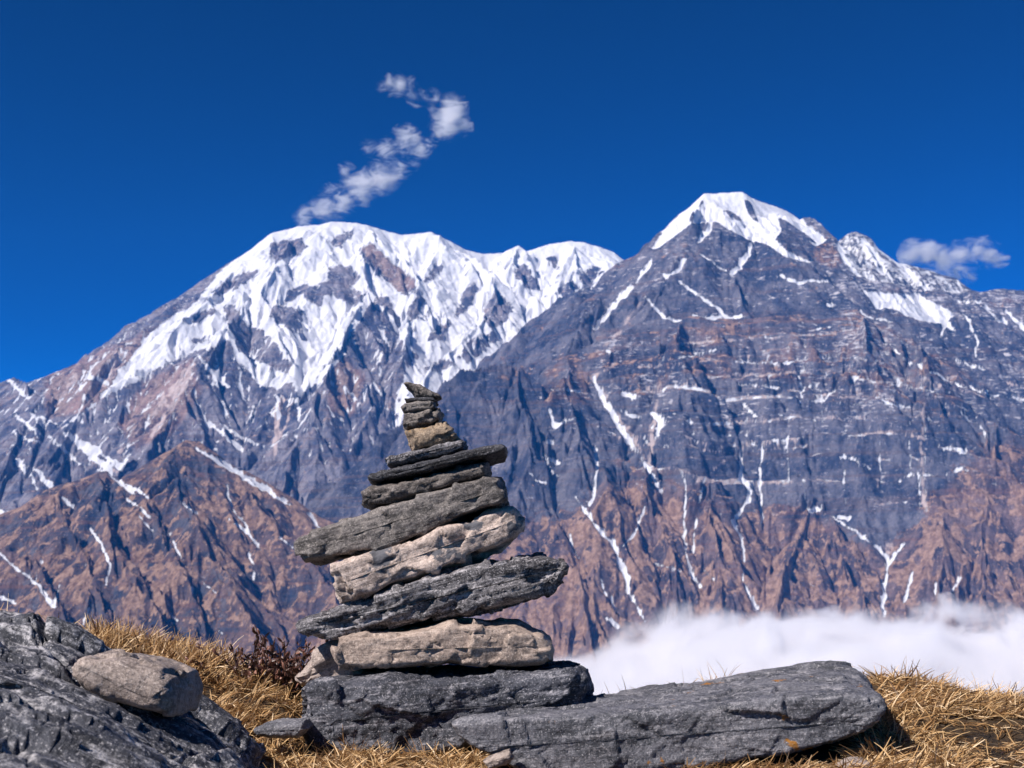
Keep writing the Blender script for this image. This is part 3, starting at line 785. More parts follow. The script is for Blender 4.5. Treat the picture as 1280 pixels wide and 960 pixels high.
# ------------------------------------------------------------------ the air between here and the mountains
def box_mesh(name, lo, hi):
    x0, y0, z0 = lo; x1, y1, z1 = hi
    V = np.array([(x0, y0, z0), (x1, y0, z0), (x1, y1, z0), (x0, y1, z0), (x0, y0, z1), (x1, y0, z1), (x1, y1, z1), (x0, y1, z1)])
    Q = np.array([(0, 3, 2, 1), (4, 5, 6, 7), (0, 1, 5, 4), (1, 2, 6, 5), (2, 3, 7, 6), (3, 0, 4, 7)])
    return raw_mesh(name, V, Q, smooth_shade=False)


m_haze = bpy.data.materials.new("haze_air")
m_haze.use_nodes = True
th = NT(m_haze)
th.n.remove(th.n["Principled BSDF"])
pv = th.node("ShaderNodeVolumePrincipled")
pv.inputs['Color'].default_value = c4(0.030, 0.285, 0.92)
pv.inputs['Density'].default_value = 0.0000250
pv.inputs['Anisotropy'].default_value = 0.0
th.l.new(pv.outputs[0], th.n["Material Output"].inputs['Volume'])
link("haze", box_mesh("haze", (-17000, -600, -2600), (17000, 13100, 3420)), m_haze, kind="stuff")

# ------------------------------------------------------------------ the ground of the near ridge and the valley behind it
def ground_z(x, Y):
    """height of the near ridge: a worn floor that rises to a low crest about three metres away, then drops into the valley"""
    cx = np.array([-6.0, -2.2, -1.5, -1.05, -0.80, -0.70, -0.60, -0.50, -0.40, -0.25, 0.0, 0.18, 0.42, 0.58, 0.72, 0.85, 1.05, 1.5, 2.5, 6.0])
    cz = np.array([-0.2, -0.12, -0.02, -0.045, -0.085, -0.100, -0.128, -0.150, -0.185, -0.22, -0.215, -0.205, -0.175, -0.160, -0.158, -0.178, -0.205, -0.22, -0.25, -0.45])
    crest = np.interp(x, cx, cz)
    near = np.interp(x, [-3.0, -0.9, -0.6, -0.37, -0.1, 0.1, 0.35, 1.2, 3.0], [-0.30, -0.27, -0.272, -0.268, -0.266, -0.264, -0.238, -0.226, -0.25])
    t = smooth(2.25, 2.85, Y)
    z = near + (crest - near) * t
    back = np.clip(Y - 2.95, 0, None)
    z = z - 0.55 * back ** 1.25 * (1 / (1 + back * 0.012))
    front = np.clip(0.8 - Y, 0, None)
    z = z - 0.12 * front ** 1.1
    side = np.clip(np.abs(x) - 2.2, 0, None)
    z = z - 0.18 * side ** 1.1
    z = z + 0.014 * fbm2(x * 7.0, Y * 7.0, 4, 5) + 0.03 * fbm2(x * 1.7, Y * 1.7, 2, 6) * smooth(3.0, 6.0, np.hypot(x, Y))
    far = smooth(10, 400, np.hypot(x, Y))
    z = z + far * 25 * fbm2(x / 160, Y / 160, 4, 8)
    return np.maximum(z, -1650 + 120 * fbm2(x / 1500, Y / 1500, 4, 9))


ang = np.concatenate([np.linspace(-0.62, 0.62, 520), np.linspace(0.62, 2 * math.pi - 0.62, 160)[1:-1]])
rad = np.concatenate([np.linspace(0.4, 1.6, 30), np.linspace(1.6, 3.4, 260)[1:], np.geomspace(3.4, 60000, 220)[1:]])
A_, R_ = np.meshgrid(ang, rad)
gx = np.sin(A_) * R_; gy = np.cos(A_) * R_
gz = ground_z(gx, gy)
m_soil, t = new_mat("dark_turf_soil")
co = t.node("ShaderNodeTexCoord").outputs['Object']
n1 = t.noise(co, 9.0, 8, 0.7); n2 = t.noise(co, 120.0, 5, 0.7); n3 = t.noise(co, 0.01, 8, 0.6)
c = t.mix(t.step(n1, 0.35, 0.65), c4(0.030, 0.025, 0.024), c4(0.085, 0.058, 0.036))
c = t.mix(t.step(n2, 0.50, 0.72), c, c4(0.20, 0.125, 0.06))
c = t.mix(t.step(t.noise(co, 26.0, 4, 0.6), 0.60, 0.72), c, c4(0.16, 0.075, 0.02))
t.l.new(c, t.bsdf.inputs['Base Color'])
t.bsdf.inputs['Roughness'].default_value = 0.95
t.bsdf.inputs['Specular IOR Level'].default_value = 0.1
t.l.new(t.bump(t.math('ADD', n1, t.math('MULTIPLY', n2, 0.5)), 1.0, 0.02), t.bsdf.inputs['Normal'])
link("ground", grid_mesh("ground", np.stack([gx, gy, gz], -1), closed_u=True), m_soil, kind="structure")


# ------------------------------------------------------------------ stones
def rock_material(name, dark, mid, light, strata=0.5, light_amt=0.5, stains=(), bump=0.5, fine=1.0, band_scale=(6, 10, 60), light_pos=0.60):
    """a stone in its own length direction (local X): beds along it, grains, pale veins, and stains with a shape of their own"""
    m, t = new_mat(name)
    tc = t.node("ShaderNodeTexCoord").outputs['Object']
    info = t.node("ShaderNodeObjectInfo")
    off = t.node("ShaderNodeVectorMath", operation='SCALE')
    t.l.new(info.outputs['Location'], off.inputs[0]); off.inputs['Scale'].default_value = 3.7
    vadd = t.node("ShaderNodeVectorMath", operation='ADD')
    t.l.new(tc, vadd.inputs[0]); t.l.new(off.outputs[0], vadd.inputs[1])
    co = vadd.outputs[0]
    beds = t.noise(t.mapping(co, band_scale), 1.0, 6, 0.65, 0.6)
    blot = t.noise(co, 13.0, 5, 0.6)
    grain = t.noise(co, 120.0 * fine, 5, 0.78)
    speck = t.noise(co, 330.0 * fine, 3, 0.7)
    v = t.math('ADD', t.math('MULTIPLY', beds, strata), t.math('MULTIPLY', blot, 1.0 - strata))
    v = t.math('ADD', v, t.math('MULTIPLY', t.math('SUBTRACT', grain, 0.5), 0.85))
    c = t.mix(t.step(v, 0.36, 0.60), dark, mid)
    lt = t.math('ADD', t.math('MULTIPLY', t.noise(t.mapping(co, tuple(b * 1.7 for b in band_scale)), 1.0, 5, 0.7, 0.4), 0.6), t.math('MULTIPLY', grain, 0.4))
    c = t.mix(t.math('MULTIPLY', t.step(lt, light_pos - 0.08, light_pos + 0.07), light_amt), c, light)
    c = t.mix(t.math('MULTIPLY', t.step(speck, 0.57, 0.68), 0.75), c, light)
    c = t.mix(t.math('MULTIPLY', t.step(speck, 0.45, 0.34), 0.8), c, dark)
    for i, (col, scale, lo, hi) in enumerate(stains):
        s = t.noise(t.mapping(co, (1, 1, 1), loc=(3.1 * i + 1, 7.7 * i, 2.3 * i)), scale, 5, 0.6, 0.3)
        c = t.mix(t.step(s, lo, hi), c, col)
    t.l.new(c, t.bsdf.inputs['Base Color'])
    t.bsdf.inputs['Roughness'].default_value = 0.62
    t.bsdf.inputs['Specular IOR Level'].default_value = 0.35
    h = t.math('ADD', t.math('MULTIPLY', beds, 0.8 * strata + 0.1), t.math('ADD', t.math('MULTIPLY', blot, 0.35), t.math('MULTIPLY', grain, 0.32)))
    t.l.new(t.bump(h, min(1.0, bump * 1.6), 0.012), t.bsdf.inputs['Normal'])
    return m


ORANGE = c4(0.30, 0.13, 0.02)
BLUEGREY = c4(0.07, 0.08, 0.095)
M = {
    'slate': rock_material("blue_grey_slate", c4(0.020, 0.023, 0.032), c4(0.068, 0.072, 0.092), c4(0.46, 0.44, 0.47), 0.30, 0.65, [(ORANGE, 17.0, 0.68, 0.73)], 0.85, light_pos=0.575),
    'slab': rock_material("lichened_slab_rock", c4(0.042, 0.045, 0.056), c4(0.150, 0.150, 0.172), c4(0.48, 0.46, 0.48), 0.25, 0.6, [(ORANGE, 15.0, 0.65, 0.69)], 0.8, light_pos=0.575),
    'tan': rock_material("warm_tan_gneiss", c4(0.15, 0.115, 0.098), c4(0.42, 0.325, 0.27), c4(0.66, 0.56, 0.49), 0.3, 0.5, [(BLUEGREY, 19.0, 0.66, 0.70)], 0.45),
    'schist': rock_material("silver_schist", c4(0.024, 0.023, 0.029), c4(0.155, 0.147, 0.158), c4(0.66, 0.62, 0.64), 0.75, 0.65, (), 0.9, band_scale=(7, 12, 75), light_pos=0.57),
    'cream': rock_material("cream_gneiss", c4(0.21, 0.165, 0.145), c4(0.56, 0.445, 0.385), c4(0.80, 0.69, 0.63), 0.35, 0.5, [(c4(0.10, 0.10, 0.115), 15.0, 0.59, 0.63)], 0.5),
    'brown': rock_material("brown_grey_gneiss", c4(0.056, 0.050, 0.049), c4(0.205, 0.182, 0.172), c4(0.47, 0.42, 0.39), 0.45, 0.4, (), 0.55),
    'darkwarm': rock_material("dark_banded_schist", c4(0.028, 0.025, 0.026), c4(0.135, 0.115, 0.105), c4(0.44, 0.39, 0.37), 0.6, 0.5, (), 0.6),
    'black': rock_material("black_slate", c4(0.012, 0.012, 0.016), c4(0.050, 0.050, 0.060), c4(0.34, 0.33, 0.35), 0.75, 0.4, (), 0.7, band_scale=(8, 12, 90)),
    'ochre': rock_material("ochre_gneiss", c4(0.15, 0.11, 0.08), c4(0.42, 0.31, 0.21), c4(0.60, 0.50, 0.40), 0.25, 0.4, [(c4(0.32, 0.18, 0.05), 30.0, 0.60, 0.70)], 0.5, fine=1.4),
    'grey': rock_material("mottled_grey_gneiss", c4(0.045, 0.039, 0.038), c4(0.24, 0.205, 0.185), c4(0.52, 0.45, 0.41), 0.3, 0.4, (), 0.6, fine=1.4),
    'pale': rock_material("pale_granite", c4(0.14, 0.112, 0.10), c4(0.37, 0.30, 0.265), c4(0.62, 0.54, 0.49), 0.35, 0.5, (), 0.5),
    'boulder': rock_material("dark_bedrock", c4(0.017, 0.019, 0.027), c4(0.066, 0.069, 0.086), c4(0.56, 0.54, 0.56), 0.45, 0.85, [(c4(0.13, 0.085, 0.02), 12.0, 0.72, 0.78)], 0.9, fine=0.7, band_scale=(6, 14, 42), light_pos=0.555),
}


def resample(poly, n, rounds=0):
    p = np.array(poly, dtype=float)
    for _ in range(rounds):
        q = np.roll(p, -1, 0)
        p = np.stack([0.8 * p + 0.2 * q, 0.2 * p + 0.8 * q], 1).reshape(-1, 2)
    d = np.hypot(*(np.roll(p, -1, 0) - p).T)
    s = np.concatenate([[0], np.cumsum(d)])
    pc = np.concatenate([p, p[:1]])
    k = np.linspace(0, s[-1], n, endpoint=False)
    return np.stack([np.interp(k, s, pc[:, 0]), np.interp(k, s, pc[:, 1])], 1)


STONES = []


def facet_tilt(x, y, z, seed):
    """each cell a flat face of its own tilt: offset from the nearest cell centre along a random direction"""
    xi = np.floor(x).astype(np.int64); yi = np.floor(y).astype(np.int64); zi = np.floor(z).astype(np.int64)
    best = np.full(x.shape, 9.0); o = [np.zeros(x.shape) for _ in range(3)]
    for dx in (-1, 0, 1):
        for dy in (-1, 0, 1):
            for dz in (-1, 0, 1):
                cx, cy, cz = xi + dx, yi + dy, zi + dz
                p = [x - cx - rnd(cx, cy, cz, seed), y - cy - rnd(cx, cy, cz, seed + 1), z - cz - rnd(cx, cy, cz, seed + 2)]
                d = p[0] ** 2 + p[1] ** 2 + p[2] ** 2
                near = d < best
                best = np.where(near, d, best)
                for i in range(3):
                    o[i] = np.where(near, p[i] * (2 * rnd(cx, cy, cz, seed + 3 + i) - 1), o[i])
    return o


def stone(name, poly, Yf, depth, mat, seed, label=None, back=None, e=0.42, chip=1.0, strata=1.0, lump=1.0, rough=0.0, n=None, group=None, cat="stone", tilt=None, kx=0.0, kz=0.0, yaw=0.0):
    """poly: outline of the front face in picture points, standing at distance Yf; the body reaches `depth` behind it"""
    pxs = np.array(poly, dtype=float)
    if np.ptp(pxs[:, 0]) < 75 and group:
        pxs = pxs.mean(0) + (pxs - pxs.mean(0)) * np.array([1.05, 1.12])
    to_xz = lambda P, Y: np.array([place(a, b, Y)[[0, 2]] for a, b in P])
    per = np.hypot(*(np.roll(to_xz(pxs, Yf), -1, 0) - to_xz(pxs, Yf)).T).sum()
    n = n or int(np.clip(per / 0.0042, 150, 420))
    o1 = to_xz(resample(pxs, n), Yf)
    o2 = to_xz(resample(back, n), Yf + depth) if back is not None else None
    c = o1.mean(0)
    dv = o1 - c
    w, v = np.linalg.eigh(dv.T @ dv)
    ax = v[:, 1] * (1 if v[0, 1] > 0 else -1)
    if tilt is not None:
        ax = np.array([math.cos(tilt), math.sin(tilt)])
    # profile of the section from the front cap to the back cap
    th_ = np.linspace(-math.pi / 2, math.pi / 2, 4000)
    tt = np.sign(np.sin(th_)) * np.abs(np.sin(th_)) ** e
    ss = np.abs(np.cos(th_)) ** e
    ext = np.abs(dv @ np.array([-ax[1], ax[0]])).max()
    L = np.concatenate([[0], np.cumsum(np.hypot(np.diff(tt) * depth / 2, np.diff(ss) * ext))])
    m = int(np.clip(L[-1] / 0.0042, 40, 200))
    k = np.linspace(0, L[-1], m)
    T = np.interp(k, L, tt); S = np.interp(k, L, ss)
    S = np.maximum(S, 0.02)

    def shrink(o, s):
        cc = o.mean(0); u = (o - cc) @ ax
        half = np.abs(u).max(); hh = np.abs((o - cc) @ np.array([-ax[1], ax[0]])).max()
        keep = max(half - hh, half * 0.05)
        a = cc + np.clip(u, -keep, keep)[:, None] * ax
        return a + (o - a) * s
    rows = []
    for t_, s_ in zip(T, S):
        f = (t_ + 1) / 2
        o = o1 if o2 is None else o1 + (o2 - o1) * f
        q = shrink(o, s_)
        rows.append(np.stack([q[:, 0] + kx * f * depth, Yf + f * depth + yaw * (q[:, 0] - c[0]), q[:, 1] + kz * f * depth], 1))
    P = np.array(rows)
    O = np.array([c[0], Yf + depth / 2, c[1]])
    ang_ = math.atan2(ax[1], ax[0])
    ca, sa = math.cos(ang_), math.sin(ang_)
    Q = P - O
    Lc = np.stack([Q[..., 0] * ca + Q[..., 2] * sa, Q[..., 1], -Q[..., 0] * sa + Q[..., 2] * ca], -1)
    # outward directions from the smooth body
    du = np.roll(Lc, -1, 1) - np.roll(Lc, 1, 1)
    dr = np.gradient(Lc, axis=0)
    N = np.cross(du, dr)
    N /= np.linalg.norm(N, axis=-1, keepdims=True) + 1e-9
    if (N * (Lc - Lc.mean((0, 1)))).sum() < 0:
        N = -N
    size = min(2 * ext, 0.16)
    x, y, z = (Lc[..., i] for i in range(3))
    k0 = 1 / size
    d = 0.024 * size * lump * fbm3(x * 1.1 * k0 + seed, y * 1.1 * k0, z * 1.6 * k0, 3, seed)
    b, vv = worley3(x * 1.3 * k0 + seed * 3 + 0.5 * vnoise3(x * 3 * k0, y * 3 * k0, z * 3 * k0, seed), y * 1.5 * k0, z * 2.4 * k0, seed + 3)
    d += size * chip * (0.034 * (vv - 0.6) - 0.012 * smooth(0.06, 0.0, b))
    fx_, fy_, fz_ = facet_tilt(x * 1.7 * k0 + seed * 1.7, y * 1.7 * k0, z * 2.2 * k0, seed + 40)
    d += size * chip * 0.17 * (fx_ * 0.8 + fy_ * 0.8 + fz_)
    bl, v2 = worley3(x * 9, y * 12 + seed, z * 75 + 1.5 * vnoise3(x * 8, y * 8, z * 10, seed + 8), seed + 4)
    d += strata * 0.0040 * (v2 - 0.5) - strata * 0.0016 * smooth(0.12, 0.0, bl)
    d += strata * 0.0026 * fbm3(x * 16, y * 22, z * 110, 3, seed + 5)
    if rough:
        rr_ = fbm3(x * 20 + seed + z * 12, y * 24, z * 34 - x * 10, 5, seed + 9, gain=0.66)
        d += rough * (0.016 * rr_ - 0.006 * smooth(0.12, 0.0, np.abs(rr_)))
    d += 0.0022 * fbm3(x * 70, y * 70, z * 90, 3, seed + 6)
    Lc = Lc + N * d[..., None]
    me = grid_mesh(name, Lc, closed_u=True)
    # close the two caps
    import bmesh
    bm = bmesh.new(); bm.from_mesh(me)
    bm.verts.ensure_lookup_table()
    for row in (0, Lc.shape[0] - 1):
        vs = [bm.verts[row * n + i] for i in range(n)]
        try:
            f = bm.faces.new(vs)
        except ValueError:
            pass
    bmesh.ops.recalc_face_normals(bm, faces=bm.faces)
    for f in bm.faces:
        f.smooth = True
    bm.to_mesh(me); bm.free()
    ob = link(name, me, M[mat], label=label, cat=cat, group=group)
    ob.location = O
    ob.rotation_euler = (0, -ang_, 0)
    STONES.append((P[..., 0].min(), P[..., 0].max(), Yf, Yf + depth))
    return ob


CG = "stones stacked in the cairn"
stone("cairn_stone", [(373, 866), (378, 856), (392, 852), (430, 851), (480, 850), (540, 848), (600, 848), (640, 848), (680, 842), (715, 838), (736, 846), (740, 862), (732, 885), (690, 900), (640, 915), (600, 930), (520, 952), (430, 952), (390, 938), (378, 905)],
      2.42, 0.52, 'slate', 11, "wide dark blue grey base block with rough face at the bottom of the cairn", e=0.14, group=CG, chip=0.8, strata=0.15, rough=0.42)
stone("cairn_stone", [(414, 812), (422, 799), (445, 795), (480, 791), (520, 788), (545, 783), (565, 777), (600, 779), (645, 781), (662, 788), (680, 794), (690, 804), (694, 816), (693, 830), (670, 833), (620, 833), (560, 832), (500, 834), (450, 836), (422, 837), (415, 826)],
      2.50, 0.34, 'tan', 23, "long tan stone with a flat bottom lying on the dark base block", e=0.20, group=CG, chip=0.7, strata=0.25)
stone("cairn_stone", [(369, 782), (376, 773), (400, 766), (440, 752), (470, 742), (510, 727), (545, 714), (580, 706), (610, 701), (640, 701), (660, 700), (680, 696), (700, 699), (709, 707), (706, 717), (700, 727), (690, 735), (670, 744), (640, 755), (610, 765), (580, 770), (550, 773), (520, 779), (480, 786), (440, 795), (420, 798), (395, 797), (378, 794)],
      2.53, 0.30, 'schist', 31, "long silvery streaked schist slab slanting up to a ragged right tip", e=0.28, group=CG, chip=1.0, strata=1.5, yaw=-0.13)
stone("cairn_stone", [(411, 704), (440, 694), (470, 690), (500, 680), (540, 668), (570, 656), (600, 645), (625, 634), (642, 630), (650, 637), (652, 650), (648, 662), (638, 673), (620, 685), (600, 693), (570, 704), (540, 716), (500, 729), (460, 743), (440, 751), (424, 753), (418, 742), (416, 727)],
      2.54, 0.27, 'cream', 47, "thick cream coloured stone with dark blotches above the silvery slab", e=0.19, group=CG, chip=0.9, strata=0.25, yaw=0.05)
stone("cairn_stone", [(363, 677), (370, 672), (400, 660), (430, 648), (460, 637), (500, 624), (540, 614), (570, 604), (600, 598), (624, 599), (630, 612), (635, 623), (628, 631), (600, 639), (580, 645), (550, 660), (520, 673), (490, 685), (470, 690), (440, 692), (420, 694), (400, 697), (375, 702), (367, 694)],
      2.555, 0.26, 'brown', 53, "long brown grey stone jutting out furthest to the left of the stack", e=0.18, group=CG, chip=0.6, strata=0.4, yaw=-0.12)
stone("cairn_stone", [(449, 613), (460, 607), (480, 603), (510, 599), (540, 590), (570, 582), (600, 575), (610, 573), (612, 581), (607, 592), (595, 598), (570, 606), (540, 615), (510, 624), (480, 631), (460, 633), (451, 628)],
      2.565, 0.23, 'darkwarm', 61, "dark banded stone with a blunt left end lying on the long brown grey stone", e=0.42, group=CG, chip=0.9)
stone("cairn_stone", [(456, 593), (462, 589), (490, 583), (520, 578), (550, 571), (580, 562), (610, 556), (627, 554), (634, 559), (632, 565), (615, 570), (590, 575), (560, 584), (530, 591), (500, 597), (475, 602), (461, 601)],
      2.56, 0.24, 'black', 67, "thin black slate reaching furthest right in the upper half of the stack", e=0.30, group=CG, chip=0.5, strata=0.8, yaw=-0.10)
stone("cairn_stone", [(479, 573), (486, 568), (510, 562), (540, 556), (560, 551), (575, 547), (582, 551), (580, 560), (560, 567), (530, 574), (500, 580), (484, 581)],
      2.575, 0.19, 'schist', 71, "short silver streaked slab directly under the ochre stone", e=0.40, group=CG, chip=0.5, strata=0.8)
stone("cairn_stone", [(508, 538), (520, 534), (540, 530), (555, 528), (564, 535), (571, 546), (565, 552), (540, 558), (517, 562), (512, 553)],
      2.58, 0.13, 'ochre', 73, "rounded ochre speckled stone near the top of the cairn", e=0.5, group=CG, chip=1.0, strata=0.2)
stone("cairn_stone", [(504, 528), (506, 516), (515, 513), (540, 512), (549, 510), (550, 515), (546, 525), (538, 531), (520, 534), (508, 536)],
      2.59, 0.11, 'grey', 79, "blocky mottled grey stone sitting on the ochre stone", e=0.40, group=CG, chip=1.0, strata=0.3)
stone("cairn_stone", [(501, 508), (506, 503), (520, 501), (541, 501), (544, 509), (538, 512), (515, 514), (504, 512)],
      2.59, 0.095, 'brown', 83, "small flat brown stone on the blocky grey one", e=0.42, group=CG, chip=0.7, strata=0.3)
stone("cairn_stone", [(506, 498), (520, 496), (540, 496), (545, 499), (540, 502), (520, 502), (508, 502)],
      2.595, 0.085, 'black', 89, "wafer thin dark slate just below the topmost stone", e=0.5, group=CG, chip=0.3, strata=0.3)
stone("cairn_stone", [(505, 479), (510, 477), (525, 480), (535, 486), (545, 491), (550, 494), (546, 496), (530, 497), (519, 496), (514, 488)],
      2.61, 0.05, 'grey', 97, "pointed grey wedge balanced on top of the cairn", e=0.55, group=CG, chip=0.4, strata=0.2)

stone("slab", [(563, 903), (575, 898), (620, 896), (700, 893), (800, 888), (900, 880), (1000, 869), (1060, 867), (1104, 873), (1109, 886), (1096, 906), (1080, 917), (1040, 932), (1000, 942), (920, 956), (850, 972), (780, 985), (700, 980), (640, 960), (600, 938), (568, 918)],
      2.12, 0.50, 'slab', 101, "broad flat grey slab with orange lichen spots lying right of the cairn",
      back=[(590, 900), (600, 894), (640, 886), (740, 868), (850, 852), (950, 836), (1035, 825), (1062, 828), (1080, 845), (1084, 870), (1060, 895), (1000, 905), (900, 915), (800, 925), (700, 925), (640, 920), (605, 915)],
      e=0.13, chip=0.30, strata=0.15, lump=0.4, rough=0.20, n=480, cat="rock slab")
stone("stone", [(74, 836), (82, 827), (97, 819), (137, 820), (171, 827), (194, 834), (214, 845), (218, 861), (217, 882), (212, 898), (191, 898), (159, 892), (128, 885), (107, 875), (91, 861), (79, 847)],
      1.80, 0.20, 'pale', 107, "pale speckled granite stone resting on the sloping dark boulder", e=0.62, chip=0.45, strata=0.25, lump=0.8, tilt=-0.42)
stone("stone", [(362, 848), (375, 832), (392, 815), (408, 802), (425, 797), (450, 800), (455, 830), (450, 862), (400, 862), (370, 860)],
      2.62, 0.16, 'pale', 109, "grey stone half hidden behind the left end of the cairn base", e=0.5, chip=0.7, strata=0.4)
stone("stone", [(314, 914), (326, 906), (350, 902), (378, 902), (384, 912), (370, 924), (336, 925), (320, 920)],
      2.34, 0.10, 'slab', 113, "small flat grey stone in the grass left of the base block", e=0.6, chip=0.4, strata=0.3)
stone("stone", [(603, 953), (618, 945), (637, 940), (642, 948), (632, 957), (612, 962)],
      2.06, 0.05, 'pale', 127, "little pale stone in the straw in front of the cairn", e=0.6, chip=0.6, strata=0.2)
stone("stone", [(1052, 960), (1066, 952), (1086, 951), (1098, 958), (1090, 968), (1064, 970)],
      2.02, 0.06, 'pale', 131, "small pinkish grey stone below the right end of the slab", e=0.6, chip=0.6, strata=0.2)


# ---- the sloping boulder on the left: lofted through lines that lie at their own distances
def loft(curves, nu, per):
    K = []
    for Y, pts in curves:
        W = np.array([place(a, b, Y) if len((a, b)) == 2 else None for a, b in pts])
        d = np.concatenate([[0], np.cumsum(np.linalg.norm(np.diff(W[:, [0, 2]], axis=0), axis=1))])
        k = np.linspace(0, d[-1], nu)
        K.append(np.stack([np.interp(k, d, W[:, i]) for i in range(3)], 1))
    K = np.array(K)
    rows = []
    n = len(K)
    for i in range(n - 1):
        p0, p1, p2, p3 = K[max(i - 1, 0)], K[i], K[i + 1], K[min(i + 2, n - 1)]
        for t_ in np.linspace(0, 1, per, endpoint=False):
            m1 = (p2 - p0) * 0.35; m2 = (p3 - p1) * 0.35
            h00 = 2 * t_ ** 3 - 3 * t_ ** 2 + 1; h10 = t_ ** 3 - 2 * t_ ** 2 + t_; h01 = -2 * t_ ** 3 + 3 * t_ ** 2; h11 = t_ ** 3 - t_ ** 2
            rows.append(h00 * p1 + h10 * m1 + h01 * p2 + h11 * m2)
    rows.append(K[-1])
    return np.array(rows)


curves = [
    (2.75, [(-300, 900), (0, 870), (100, 880), (200, 905), (300, 930), (350, 960)]),
    (2.35, [(-300, 812), (-100, 790), (0, 778), (60, 776), (110, 786), (160, 812), (225, 852), (280, 890), (320, 925), (345, 960)]),
    (2.10, [(-300, 792), (-100, 775), (0, 766), (45, 768), (65, 764), (90, 771), (110, 781), (145, 800), (190, 832), (240, 866), (281, 888), (312, 918), (338, 962)]),
    (1.85, [(-300, 840), (-100, 822), (0, 812), (60, 822), (110, 842), (160, 866), (215, 895), (265, 930), (305, 968), (330, 1000)]),
    (1.66, [(-300, 868), (-100, 850), (0, 842), (40, 851), (80, 868), (130, 893), (180, 922), (235, 953), (275, 985), (300, 1020)]),
    (1.64, [(-300, 884), (-100, 864), (0, 857), (36, 864), (74, 880), (124, 906), (176, 936), (228, 966), (270, 1000), (292, 1035)]),
    (1.52, [(-300, 880), (-100, 862), (0, 854), (36, 864), (74, 882), (124, 910), (176, 942), (228, 974), (262, 1005), (290, 1050)]),
    (1.40, [(-300, 910), (-100, 895), (0, 890), (60, 905), (120, 935), (180, 970), (230, 1010), (262, 1060)]),
    (1.15, [(-320, 1010), (-100, 1000), (0, 1000), (100, 1030), (180, 1070), (230, 1120)]),
    (1.02, [(-320, 1160), (-100, 1150), (0, 1150), (100, 1170), (180, 1200), (215, 1240)]),
    (1.30, [(-300, 1180), (0, 1180), (120, 1190), (230, 1190)]),
]
B = loft(curves, 420, 34)
du = np.gradient(B, axis=1); dr = np.gradient(B, axis=0)
N = np.cross(du, dr); N /= np.linalg.norm(N, axis=-1, keepdims=True) + 1e-9
if N[..., 2][60:200].mean() < 0:
    N = -N
# beds dip from upper left to lower right across the face
ca, sa = math.cos(-0.42), math.sin(-0.42)
bx = B[..., 0] * ca + B[..., 2] * sa; bz = -B[..., 0] * sa + B[..., 2] * ca; by = B[..., 1]
bd, bv = worley3(bx * 3.0 + 0.4 * vnoise3(bx * 5, by * 5, bz * 5, 3), by * 6.0, bz * 17.0, 201)
d = 0.022 * fbm3(bx * 3, by * 6, bz * 12, 4, 202) + 0.030 * (bv - 0.5) - 0.014 * smooth(0.10, 0.0, bd)
b2, v2 = worley3(bx * 8, by * 22 + vnoise3(bx * 9, by * 9, bz * 9, 5), bz * 70, 203)
d += 0.010 * (v2 - 0.5) + 0.006 * fbm3(bx * 14, by * 40, bz * 60, 4, 204) + 0.003 * fbm3(bx * 60, by * 60, bz * 70, 3, 205)
# a weathered hollow near the left edge
hx, hy, hz = place(2, 805, 1.93)
r = np.sqrt(((B[..., 0] - hx) / 0.030) ** 2 + ((B[..., 1] - hy) / 0.10) ** 2 + ((B[..., 2] - hz) / 0.030) ** 2)
d -= 0.045 * smooth(1.15, 0.6, r)
B = B + N * d[..., None]
B[..., 2] -= 0.020 * smooth(1.80, 2.08, B[..., 1])
capL = B[:, :1].mean(0, keepdims=True); capR = B[:, -1:].mean(0, keepdims=True)      # close both ends
B = np.concatenate([np.repeat(capL, len(B), 0), B, np.repeat(capR, len(B), 0)], 1)
N = np.concatenate([N[:, :1], N, N[:, -1:]], 1)
O = np.array([-0.6, 1.8, -0.15])
Rm = Matrix.Rotation(0.42, 3, 'Y')
Lb = (B - O) @ np.array(Rm)            # local axes turned so that the beds lie flat in them
bo = link("boulder", grid_mesh("boulder", Lb), M['boulder'], label="big dark sloping boulder with pale speckled bands filling the lower left corner", cat="boulder")
bo.location = O
bo.rotation_euler = (0, 0.42, 0)
# a daub of turquoise paint on it
m_paint, t = new_mat("turquoise_paint")
t.bsdf.inputs['Base Color'].default_value = c4(0.012, 0.17, 0.32)
qx, qy = project(B[..., 0], B[..., 1], B[..., 2])
hit = (np.abs(qx + 1) < 2.4) & (np.abs(qy - 831 + 0.3 * qx) < 1.0) & (B[..., 1] < 2.2)
ii, jj = np.nonzero(hit)
if len(ii):
    k_ = len(ii) // 2
    i0, i1, j0, j1 = ii[k_] - 1, ii[k_] + 1, jj[k_] - 1, jj[k_] + 1
    sub = Lb[i0:i1 + 1, j0:j1 + 1] + (N @ np.array(Rm))[i0:i1 + 1, j0:j1 + 1] * 0.0012
    link("paint_daub", grid_mesh("paint_daub", sub), m_paint, parent=bo, label="small turquoise paint daub")

# ------------------------------------------------------------------ straw, shrub
def scatter_ok(x, Y):
    ok = np.ones(len(x), bool)
    return ok


